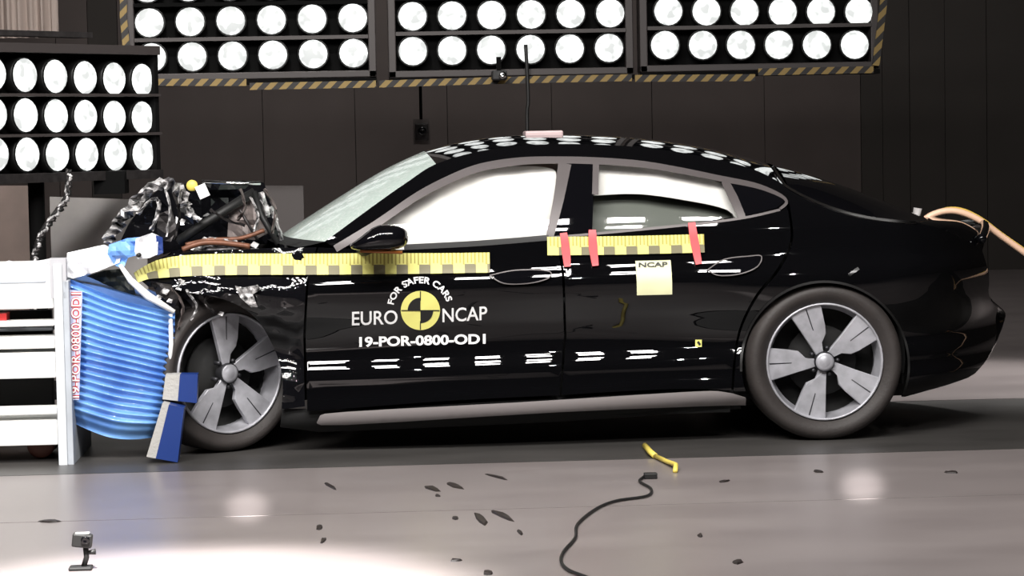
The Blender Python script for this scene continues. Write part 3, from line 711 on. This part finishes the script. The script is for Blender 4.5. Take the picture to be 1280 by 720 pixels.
# lettering
def text_mesh(body, bold=0.0, sp=1.0):
    cu = bpy.data.curves.new('text', 'FONT'); cu.body = body; cu.size = 1; cu.offset = bold; cu.resolution_u = 4; cu.space_character = sp
    o = bpy.data.objects.new('text', cu); COL.objects.link(o); bpy.context.view_layer.update()
    me = bpy.data.meshes.new_from_object(o.evaluated_get(bpy.context.evaluated_depsgraph_get())); bpy.data.objects.remove(o)
    V = [(v.co.x, v.co.y) for v in me.vertices]; F_ = [tuple(p.vertices) for p in me.polygons]; bpy.data.meshes.remove(me)
    x0, x1 = min(v[0] for v in V), max(v[0] for v in V); y0_, y1_ = min(v[1] for v in V), max(v[1] for v in V)
    return [((x - x0) / (x1 - x0), (y - y0_) / (y1_ - y0_)) for x, y in V], F_
def decal(name, V, F_, m, off=-.004):
    W = []
    for (px, py) in V: x, z = pf(px, py); W.append((x, Fs(x, z) + off, z))
    W2 = W + [(v[0], v[1] + .003, v[2]) for v in W]
    return mesh(name, W2, [f for f in F_], m, car)
def word(body, bl_, br_, h, m, bold=.02, name='lettering', sp=1.0):
    V, F_ = text_mesh(body, bold, sp); return decal(name, [(bl_[0] + (br_[0] - bl_[0]) * u, bl_[1] + (br_[1] - bl_[1]) * u - h * v) for u, v in V], F_, m)
word('EURO', (440, 407), (497, 405), 17.5, white_ink, .012)
word('NCAP', (553, 403), (609, 400), 17.5, white_ink, .012)
word('19-POR-0800-OD1', (449, 434), (607, 430), 13, white_ink, .035)
cx, cy = 525.5, 388
V, F_ = text_mesh('FOR SAFER CARS', .03, 1.05)
decal('lettering', [(cx + (34 + 8.5 * v) * math.cos(math.radians(168 - 150 * u)), cy - (34 + 8.5 * v) * math.sin(math.radians(168 - 150 * u))) for u, v in V], F_, white_ink)
def sector(a0, a1, r0, r1, m, off, name='target_quadrant'):
    V, F_ = [], []; n = 12
    for k in range(n + 1):
        a = math.radians(a0 + (a1 - a0) * k / n); V += [(cx + r0 * math.cos(a), cy - r0 * math.sin(a)), (cx + r1 * math.cos(a), cy - r1 * math.sin(a))]
    for k in range(n): F_.append((2 * k, 2 * k + 1, 2 * k + 3, 2 * k + 2))
    return decal(name, V, F_, m, off)
for q in range(4): sector(q * 90, q * 90 + 90, .3, 24.5, yel_ink, -.004, 'target_disc')
sector(90, 180, .2, 16, blk_ink, -.006); sector(270, 360, .2, 16, blk_ink, -.006)
decal('target_cross', [(cx - .6, cy - 24), (cx + .6, cy - 24), (cx + .6, cy + 24), (cx - .6, cy + 24)], [(0, 1, 2, 3)], blk_ink, -.0062)
decal('target_cross', [(cx - 24, cy - .6), (cx + 24, cy - .6), (cx + 24, cy + .6), (cx - 24, cy + .6)], [(0, 1, 2, 3)], blk_ink, -.0062)
word('NCAP', (798, 334), (834, 333), 6, blk_ink, .03).location.y -= .008
# roof-top sensor pod and front camera on roof
a_, b_ = at(655, 168, YC), at(702, 163, YC)
rp = box('roof_sensor', (a_.x, YC - .1, a_.z - .03), (b_.x, YC + .1, b_.z), mat('pink_white_box', (.55, .42, .42), .5), car, bev=.008)

# -------- crushed front end
def crumple(name, pts, Y, m, parent, amp=.06, freq=9, sx=.03, flat=True, th=0, lean=0, seed=0):
    poly = [(lambda p: (p.x, p.z))(at(px, py, Y)) for px, py in pts]; V2, T, _, nb = grid_poly(poly, sx, sx); V = []
    x0 = sum(p[0] for p in poly) / len(poly); z0 = min(p[1] for p in poly)
    for x, z in V2:
        d = noise.noise(Vector((x * freq + seed, seed * 1.3, z * freq))) + .5 * noise.noise(Vector((x * freq * 2.3, 3 + seed, z * freq * 2.3)))
        V.append((x, Y + amp * d + lean * (z - z0), z))
    n = len(V); V += [(v[0], v[1] + .012, v[2]) for v in V]
    F_ = [tuple(t) for t in T] + [tuple(i + n for i in t[::-1]) for t in T]
    ed = {}
    for t in T:
        for i in range(len(t)):
            a, b = t[i], t[(i + 1) % len(t)]; k = (min(a, b), max(a, b)); ed[k] = None if k in ed else (a, b)
    F_ += [(b, a, a + n, b + n) for k, e2 in ed.items() if e2 for a, b in [e2]]
    return mesh(name, V, F_, m, parent, not flat)
bonnet = crumple('bonnet', [(205, 229), (240, 231), (300, 226), (328, 229), (338, 255), (350, 285), (356, 306), (300, 304), (240, 306), (205, 318), (196, 300), (150, 303), (158, 280), (178, 252)], .75, paint_crush, car, .16, 4.5, .04, lean=.35)
bonnet['label'] = 'folded crumpled black bonnet'
def rib3(name, pts, Y, w_, m, parent, amp=.04, seed=0, n=5):
    path = cr(pts, n); V, F_ = [], []
    Pw = [at(px, py, Y) for px, py in path]; rnd = random.Random(seed)
    for i, p in enumerate(Pw):
        t = (Pw[min(i + 1, len(Pw) - 1)] - Pw[max(i - 1, 0)]).normalized(); nn = Vector((-t.z, 0, t.x))
        for s in (-1, -.3, .35, 1): V.append(p + nn * w_ * s * rnd.uniform(.6, 1.25) + Vector((0, rnd.uniform(-amp, amp) + abs(s) * .02, 0)))
    for i in range(len(Pw) - 1):
        for s in range(3): F_.append((4 * i + s, 4 * i + s + 1, 4 * i + 5 + s, 4 * i + 4 + s))
    return mesh(name, V, F_, m, parent)
e1 = rib3('torn_bonnet_edge', [(133, 304), (142, 288), (152, 274), (165, 258), (180, 242), (200, 230), (218, 233), (228, 246), (233, 258)], .42, .027, crush_glints, car, .075, 3, 4)
rib3('torn_bonnet_edge', [(233, 258), (240, 268), (250, 276)], .40, .014, crush_glints, car, .03, 5)
rib3('torn_bonnet_edge', [(172, 268), (188, 250), (198, 252), (196, 270), (188, 288)], .38, .010, crush_glints, car, .03, 8)
tube('bonnet_edge_rim', [at(252, 227.5, .62), at(300, 229.5, .62), at(326, 229, .62)], .0085, chrome, car)
rib3('bonnet_hinge', [(326, 240), (332, 262), (334, 272)], .5, .014, crush_glints, car, .02, 11)
rib3('bonnet_hinge', [(338, 258), (346, 280), (353, 303)], .45, .010, crush_glints, car, .02, 13)
crumple('inner_wing', [(286, 262), (312, 248), (330, 262), (338, 290), (318, 300), (284, 296)], .55, mat('grey_brown_inner_metal', (.20, .165, .155), .5, metal=.2, var=.5, vscale=18), car, .05, 12, .025, seed=51)
crumple('inner_wing', [(196, 268), (214, 262), (222, 284), (214, 302), (198, 300)], .5, darkmet, car, .05, 14, .025, seed=52)
for k_, pp_ in enumerate(([(206, 236), (212, 262), (208, 296)], [(216, 240), (224, 268), (218, 300)], [(300, 236), (306, 258), (296, 276)], [(312, 246), (322, 268), (316, 296)], [(262, 262), (284, 276), (306, 282)],
                          [(214, 360), (228, 384), (222, 412)], [(232, 362), (246, 384), (238, 400)], [(262, 356), (256, 376), (268, 392)], [(330, 236), (344, 262), (340, 292)])):
    rib3('torn_metal_strip', pp_, .36 if pp_[0][1] < 330 else .0, .007, (crush_glints, darkmet, MATS['grey_brown_inner_metal'])[k_ % 3], car, .02, 60 + k_)
for k_, (px_, py_, w_) in enumerate(((236, 268, 5), (244, 272, 4), (228, 276, 4), (256, 300, 6), (272, 306, 7), (206, 364, 6), (198, 372, 5), (226, 352, 5), (292, 304, 6), (276, 392, 4), (212, 376, 4), (318, 306, 6), (246, 312, 5))):
    crumple('metal_scrap', [(px_ - w_, py_ + 1), (px_ - 1, py_ - w_ * .7), (px_ + w_, py_ - 1), (px_ + 2, py_ + w_ * .8)], .30 if py_ < 330 else -.02, crush_glints, car, .015, 40, .012, seed=80 + k_)
tube('gas_strut', [at(222, 302, .45), at(270, 270, .5), at(318, 240, .55)], .022, blackpl, car)
tube('support_strut', [at(318, 240, .5), at(328, 272, .45), at(348, 306, .4)], .014, blackpl, car)
tube('wiring', cr([at(232, 306, .3), at(262, 300, .3), at(300, 298, .32), at(330, 288, .35)], 6), .010, brownmet, car)
tube('wiring', cr([at(228, 312, .26), at(252, 304, .26), at(280, 304, .28), at(312, 308, .3)], 6), .013, brownmet, car)
tube('wiring', cr([at(300, 262, .4), at(310, 280, .38), at(322, 300, .4)], 6), .007, darkmet, car)
crumple('inner_wing', [(236, 312), (262, 296), (296, 300), (300, 312), (270, 316)], .3, crush_glints, car, .03, 20, .02, seed=4)
crumple('inner_wing', [(230, 250), (330, 240), (350, 310), (225, 318)], 1.0, darkmet, car, .12, 6, .05, seed=9)
crumple('radiator_pack', [(205, 352), (250, 352), (262, 372), (232, 400), (226, 470), (212, 470), (214, 400)], .12, darkmet, car, .06, 12, .03, seed=2)
crumple('broken_bumper', [(188, 352), (214, 356), (224, 372), (214, 392), (200, 378)], .02, darkmet, car, .05, 16, .02, seed=21)
crumple('torn_wing_flap', [(294, 357), (302, 360), (322, 356), (326, 362), (316, 368), (322, 384), (314, 384), (300, 372)], -.03, crush_glints, car, .02, 22, .015, seed=6)
tube('bumper_strip', [at(213, 392, .02), at(214, 430, .01), at(211, 462, .02)], .010, white, car)
lo = at(150, 560, 1.0)
bm = bmesh.new(); add_box(bm, (at(225, 400, .9).x, .45, .22), (fw.x + .1, 1.7, .80)); bmobj('engine_bay', bm, under, car)
# broken marks on bonnet top: yellow disc, white tag
d0 = at(240, 232, .4); lathe('marker_disc', [(0, -.012), (.022, -.012), (.026, 0), (.026, .02), (0, .02)], d0, 'Y', yel_pl, car, 16)
tp = at(253, 239, .38); box('marker_tag', (tp.x - .024, .375, tp.z - .03), (tp.x + .024, .39, tp.z + .03), white, car, rot=Matrix.Rotation(-.4, 3, 'Y'))
# hose connector at the back (part of the car) and hose
a_ = at(1146, 268, .9); cn = tube('hose_connector', [(a_.x, .9, a_.z - .09), (a_.x - .005, .9, a_.z - .03), (a_.x + .005, .9, a_.z + .03)], [.014, .018, .022], mat('grey_connector', (.45, .43, .42), .5), car)
hs = thing('supply_hose', 'yellow and orange supply hose plugged into the car boot', 'hose', at(1155, 285, .9))
for pts, r, m in (([(1152, 290), (1155, 276), (1172, 266), (1195, 264), (1222, 274), (1250, 294), (1285, 319), (1330, 352)], .016, orange_h), ([(1158, 275), (1178, 263), (1200, 262), (1225, 273), (1252, 293), (1285, 316), (1330, 348)], .011, yellow_h)):
    q = [at(px, py, .9 if m is orange_h else .93) for px, py in cr(pts, 4)]; q += [Vector((q[-1].x + 1.0, q[-1].y, .35)), Vector((q[-1].x + 1.7, q[-1].y, .02)), Vector((q[-1].x + 4, q[-1].y + .1, .02))]
    tube('hose_strand', q, r, m, hs)
# mirrored far side
for o in mirror_me:
    c = o.copy(); COL.objects.link(c); c.scale = (1, -1, 1)
    if 'label' in c: del c['label']

# ================================================================== barrier trolley
tr = thing('barrier_trolley', 'white steel impact trolley with slotted beams at the left edge', 'trolley', at(40, 590, 0).to_2d().to_3d())
tx0 = -4.6
def beam(name, ya, yb, x1px, Y0, Y1, m, x0=tx0):
    za, zb_ = at(40, ya, Y0).z, at(40, yb, Y0).z; return box(name, (x0, Y0, zb_), (at(x1px, 400, Y0).x, Y1, za), m, tr, bev=.006)
YT = -.05
beam('side_beam', 333, 386, 68, YT, .5, white)
beam('beam_slot', 350, 354.5, 59, YT - .004, YT + .02, plate_m)
beam('side_beam', 401, 408, 68, YT, YT + .12, white)
beam('side_beam', 421, 436, 68, YT, YT + .14, white)
beam('inner_beam', 409, 414, 66, YT + .25, YT + .4, plate_m)
beam('side_beam', 441, 473, 68, YT, .5, white)
beam('side_beam', 510, 518.5, 68, YT, YT + .12, white)
beam('side_beam', 526, 557, 68, YT, .5, white)
beam('inner_panel', 388, 555, 64, .45, .5, under)
tl = at(2, 392, .1); box('trolley_tail_lamp', (at(2, 392, .05).x - .03, .0, at(2, 403, .05).z), (at(10, 392, .05).x, .1, at(2, 391, .05).z), mat('red_lamp_glass', (.5, .03, .03), .3), tr)
# end plate: thick vertical steel plate
pa, pb = at(66, 335, YT - .06), at(78, 587, YT - .06)
box('end_plate', (pa.x, YT - .06, at(70, 588, YT - .06).z), (at(79, 400, YT - .06).x, .6, at(70, 330, YT - .06).z), mat('pale_grey_plate', (.62, .65, .68), .45), tr, bev=.004)
box('plate_gusset', (at(66, 400, YT).x, YT - .05, at(70, 372, YT).z), (at(86, 400, YT).x, YT, at(70, 322, YT).z), mat('grey_gusset', (.38, .38, .40), .5), tr)
box('end_flange', (at(79, 400, YT - .05).x, YT - .05, at(80, 580, YT).z), (at(87, 400, YT - .05).x, .6, at(80, 350, YT).z), plate_m, tr, bev=.003)
wc = at(52, 574, .15)
lathe('trolley_wheel', [(0, -.03), (.02, -.035), (.05, -.03), (.06, -.02), (.06, .03), (.0, .03)], (wc.x, .15, .062), 'Y', rust, tr, 24)
lathe('trolley_wheel', [(0, -.03), (.05, -.03), (.06, -.02), (.06, .03), (.0, .03)], (wc.x, 0.4, .062), 'Y', rust, tr, 24)
lathe('trolley_wheel', [(0, -.03), (.05, -.03), (.06, -.02), (.06, .03), (.0, .03)], (-4.2, .15, .062), 'Y', rust, tr, 24)
lathe('trolley_wheel', [(0, -.03), (.05, -.03), (.06, -.02), (.06, .03), (.0, .03)], (-4.2, 0.4, .062), 'Y', rust, tr, 24)
for (x, y) in ((wc.x, .12), (wc.x, .37), (-4.2, .12), (-4.2, .37)): box('wheel_fork', (x - .03, y + .075, .05), (x + .03, y + .12, .17), darkmet, tr)
# top rubble: crumpled foil along the top of the trolley
crumple('torn_foil', [(-10, 335), (10, 326), (28, 329), (48, 326), (70, 322), (70, 336)], -.04, white_sh, tr, .03, 25, .02, seed=14)

# ---------------- deformable barrier (its own thing, bolted to the trolley; moves with it -> parts of the trolley)
def corr(name, TL, TR, BR, BL, nr, Y, depth, m, parent):
    V, F_ = [], []; nu, nv = 30, nr * 8
    def S(u, v):
        top = Vector(TL).lerp(Vector(TR), u); bot = Vector(BL).lerp(Vector(BR), u)
        q = top.lerp(bot, v); q.x += 7 * math.sin(v * PI) * u + 3 * noise.noise(Vector((u * 3, v * 4, 0))); q.y += 11 * math.sin(u * PI) * v ** 4 + 5 * math.sin(u * PI) * (1 - v) ** 3
        return q
    for j in range(nv + 1):
        v = j / nv
        for i in range(nu + 1):
            u = i / nu; q = S(u, v); ph = v * nr * 2 * PI + .6 * noise.noise(Vector((u * 2.2, v * 5, 7)))
            fade = 1 - sst(.84, .95, v) * .7
            d = Y - .012 * fade * math.cos(ph) + .05 * sst(.8, 1, u) ** 2 + .03 * noise.noise(Vector((u * 2.5, v * 3, 2))) + .06 * sst(.85, 1, v) ** 2
            V.append(at(q.x, q.y, d))
    c = nu + 1
    for j in range(nv):
        for i in range(nu): F_.append((j * c + i, (j + 1) * c + i, (j + 1) * c + i + 1, j * c + i + 1))
    return mesh(name, V, F_, m, parent, True)
TL, TR, BR, BL = (88, 349), (219, 390), (197, 546), (88, 527)
sk = corr('barrier_skin', TL, TR, BR, BL, 19, -.02, 0, blue, tr); sk['label'] = 'corrugated blue sheet skin'
poly = [at(px, py, .04) for px, py in [(88, 350), (130, 360), (175, 373), (214, 390), (212, 440), (202, 500), (190, 534), (150, 540), (90, 525)]]
n = len(poly); V = [tuple(p) for p in poly] + [(p.x, .62, p.z) for p in poly]
mesh('honeycomb_core', V, [tuple(range(n)), tuple(range(2 * n - 1, n - 1, -1))] + [(i, (i + 1) % n, (i + 1) % n + n, i + n) for i in range(n)], mat('barrier_core', (.05, .12, .32), .5, bump=.3), tr)
# red and white lettering on the left border strip
V, F_ = text_mesh('19-POR-0800-OD1', .0)
strip = [(86, 362), (103, 364), (99, 500), (88, 500)]
mesh('label_strip', [at(px, py, -.062 + .0) for px, py in strip] + [at(px, py, -.058) for px, py in strip], [(0, 3, 2, 1), (4, 5, 6, 7), (0, 1, 5, 4), (1, 2, 6, 5), (2, 3, 7, 6), (3, 0, 4, 7)], mat('pale_label', (.42, .45, .62), .5), tr)
def vpos(u, v): y = 497 - 131 * u; x0 = 88.5 + (y - 500) * -.006; return at(x0 + (10 + 3 * u) * (1 - v) + 0, y, -.066)
V2 = []
for u, v in V: q = 497 - 131 * u; V2.append(at(89 + (10.0 + 2.5 * u) * (1 - v), q, -.066))
Vb, Fb = text_mesh('19-POR-0800-OD1', .075)
mesh('lettering', [at(88.5 + (11.0 + 2.5 * u) * (1 - v), 498 - 133 * u, -.064) for u, v in Vb], Fb, red_ink, tr)
mesh('lettering', V2, F_, white_ink, tr)
# bumper blocks of the barrier
def block(quad, Y0, Y1, split, nm):
    q = [Vector(p) for p in quad]                      # TL TR BR BL
    for (u0, u1, m, nn) in ((0, split, alu, 'bumper_core'), (split, 1, bluedk, 'bumper_sheet')):
        a, b, c, d = q[0].lerp(q[1], u0), q[0].lerp(q[1], u1), q[3].lerp(q[2], u1), q[3].lerp(q[2], u0); e_ = -.006 if m is bluedk else 0
        f = [at(p.x, p.y, Y0 + e_) for p in (a, b, c, d)]; g = [Vector((p.x, Y1, p.z)) for p in f]
        mesh(nn, f + g, [(0, 3, 2, 1), (4, 5, 6, 7), (0, 1, 5, 4), (1, 2, 6, 5), (2, 3, 7, 6), (3, 0, 4, 7)], m, tr)
block([(207, 468), (247, 468), (246, 504), (203, 499)], -.06, .02, .45, 'a')
block([(203, 504), (230, 510), (222, 578), (183, 571)], -.14, -.03, .30, 'b')
# crumpled skins over the top edge
c1 = crumple('torn_foil', [(84, 316), (130, 306), (152, 318), (150, 328), (120, 340), (92, 348), (84, 346)], -.01, white_sh, tr, .04, 14, .025, seed=31)
crumple('torn_blue_skin', [(136, 306), (158, 298), (178, 296), (186, 302), (176, 318), (160, 322), (154, 336), (143, 332), (135, 318)], -.04, mat('light_blue_skin', (.16, .34, .78), .35), tr, .04, 16, .02, seed=33)
crumple('torn_foil', [(170, 298), (190, 291), (198, 295), (197, 318), (188, 322), (172, 324), (168, 314)], -.07, white_sh, tr, .03, 14, .02, seed=35)
crumple('torn_blue_skin', [(195, 294), (203, 297), (204, 316), (196, 320)], -.075, bluedk, tr, .01, 14, .02, seed=36)
tube('folded_strip', [at(150, 331, -.05), at(163, 350, -.06), at(185, 370, -.05), at(218, 390, -.05)], [.008, .014, .018, .01], white, tr)
p = at(173, 319, -.12); lathe('rivet_hole', [(0, -.004), (.010, -.004), (.010, .04)], p, 'Y', blackpl, tr, 12)
crumple('dark_gap_sheet', [(108, 345), (130, 338), (152, 336), (166, 352), (170, 372), (140, 360)], .1, mat('dark_gap', (.03, .035, .03), .6), tr, .05, 16, .02, seed=41)  # dark-coloured sheet standing in for the shaded gap under the foil

# cable loop behind trolley, hanging from the lamp bank
ch = thing('cable_bundle', 'dark twisted cable bundle hanging from the left lamp bank down behind the trolley', 'cable', at(45, 325, .9))
for k in range(3):
    pth = cr([(86, 214), (84, 246), (70, 268), (54, 290), (46, 312), (42, 336), (42, 420), (44, 514)], 8); q = []
    for i, pp in enumerate(pth):
        b = at(pp[0], pp[1], 2.6); q.append(b + Vector((math.cos(i * .9 + k * 2.1), .5, math.sin(i * .9 + k * 2.1))) * .014)
    tube('cable_strand', q, .010, (cable_b, darkmet, crush_glints)[k], ch, 6)

# ================================================================== floor things
# action camera, bottom left
g = fl(104, 712); ac = thing('action_camera', 'small black action camera on a low mount, bottom left of the floor', 'camera', (g.x, g.y, 0))
s = 1.0
bm = bmesh.new(); add_box(bm, (g.x - .032, g.y - .018, .074), (g.x + .032, g.y + .018, .118), rot=Matrix.Rotation(.12, 3, 'Y'), bev=.005); bmobj('camera_body', bm, blackpl, ac)
box('camera_top', (g.x - .022, g.y - .012, .117), (g.x + .024, g.y + .012, .122), mat('silver_grey_cap', (.5, .5, .48), .4), ac, bev=.002)
lathe('camera_lens', [(.014, 0), (.014, -.008), (.009, -.01), (0, -.006)], (g.x + .012, g.y - .018, .1), 'Y', blackgl, ac, 16)
tube('mount_arm', [(g.x + .002, g.y, .01), (g.x + .012, g.y, .04), (g.x + .01, g.y, .078)], .009, blackpl, ac)
tube('mount_screw', [(g.x + .01, g.y, .055), (g.x + .042, g.y, .058)], [.005, .01], blackpl, ac)
box('mount_base', (g.x - .045, g.y - .03, 0), (g.x + .03, g.y + .03, .012), blackpl, ac, bev=.004)
# black cable with plug, yellow strap
pth = cr([(812, 592), (803, 597), (800, 602), (814, 611), (808, 620), (770, 626), (745, 636), (722, 655), (719, 672), (704, 690), (702, 703), (712, 713), (735, 722), (790, 745), (850, 790)], 6)
cb = thing('floor_cable', 'thin black cable curling across the grey floor with a plug', 'cable', fl(760, 640).to_2d().to_3d())
tube('cable_wire', [fl(px, py, .007) for px, py in pth], .0055, cable_b, cb)
q0, q1 = fl(805, 595, .012), fl(820, 593, .012); box('plug', (q0.x, q0.y - .015, 0), (q1.x, q0.y + .02, .024), cable_b, cb, bev=.004)
yb = thing('yellow_strap', 'short bent yellow strap lying at the edge of the dark track', 'strap', fl(828, 575).to_2d().to_3d())
tube('strap_piece', [fl(806, 557, .012), fl(813, 565, .02), fl(819, 570, .012)], .013, yel_pl, yb)
tube('strap_piece', [fl(819, 570, .012), fl(834, 577, .014), fl(845, 581, .02), fl(844, 589, .008)], .010, yel_pl, yb)
# debris shards
def shard(px, py, w_, h_, rot, lab, grp='dark debris shards on the floor'):
    c = fl(px, py); o_ = thing_m = None; rnd = random.Random(int(px * 7 + py)); pts = []; k = 8
    sy = h_ / (CAMH / (c.y - CAMP.y) * 0 + 1) ; scx = (c.y - CAMP.y) / FPX
    for i in range(k):
        a = 2 * PI * i / k; dx = w_ / 2 * math.cos(a) * rnd.uniform(.7, 1.15); dy = h_ / 2 * math.sin(a) * rnd.uniform(.7, 1.15)
        qx = px + dx * math.cos(rot) - dy * math.sin(rot); qy = py + dx * math.sin(rot) + dy * math.cos(rot); pts.append(fl(qx, qy))
    hgt = .006; V = [(p.x, p.y, 0.0) for p in pts] + [(p.x * .8 + c.x * .2, p.y * .8 + c.y * .2, hgt * rnd.uniform(.5, 1.4)) for p in pts]
    F_ = [tuple(range(k - 1, -1, -1)), tuple(range(k, 2 * k))] + [(i, (i + 1) % k, (i + 1) % k + k, i + k) for i in range(k)]
    org = Vector((c.x, c.y, 0)); me = bpy.data.meshes.new('debris_shard'); me.from_pydata([tuple(Vector(v) - org) for v in V], [], F_); me.update()
    o = link('debris_shard', me, debris_m); o.location = org; tag(o, lab, 'debris', grp)
shard(602, 650, 24, 9, .75, 'broad dark shard, left one of the pair just below the floor joint')
shard(628, 645, 34, 6, .45, 'long curved dark shard, right one of the pair at the floor joint')
shard(650, 666, 12, 4, .8, 'small dark sliver right below the pair of larger shards')
shard(540, 611, 22, 6, .3, 'dark smear-like shard, left one of two above the floor joint')
shard(567, 607, 26, 6, .35, 'dark smear-like shard, right one of two above the floor joint')
shard(547, 620, 8, 3, .1, 'tiny dark chip just below the two shards above the joint')
shard(414, 609, 20, 3, .5, 'thin curved dark splinter below the front door sill')
shard(399, 660, 10, 7, .1, 'small dark chip at the top of the bright floor patch')
shard(404, 676, 9, 5, -.7, 'small dark chip slightly below its twin near the bright patch')
shard(610, 717, 15, 6, .05, 'black chip at the very bottom of the frame, left of the cable')
shard(922, 703, 14, 6, 0, 'black pebble-like chip alone at the lower right')
shard(875, 670, 7, 5, .2, 'small round dark chip right of the cable on the near floor')
shard(622, 597, 30, 2, .25, 'hair-thin dark splinter right beside the dark track edge, mid floor')
shard(1023, 590, 12, 2.5, .1, 'tiny dark splinter on the floor below the rear wheel')
shard(1190, 591, 18, 2.5, .05, 'thin dark splinter at the far right before the floor joint')
shard(905, 602, 16, 2.5, -.15, 'thin dark splinter between yellow strap and rear wheel')
shard(62, 652, 28, 3, 0, 'flat dark sliver on the joint near the action camera')
shard(570, 701, 18, 2.5, -.05, 'faint thin splinter above the black chip at the bottom')
shard(569, 648, 10, 4, .05, 'small dark chip lying on the floor joint left of the pair')
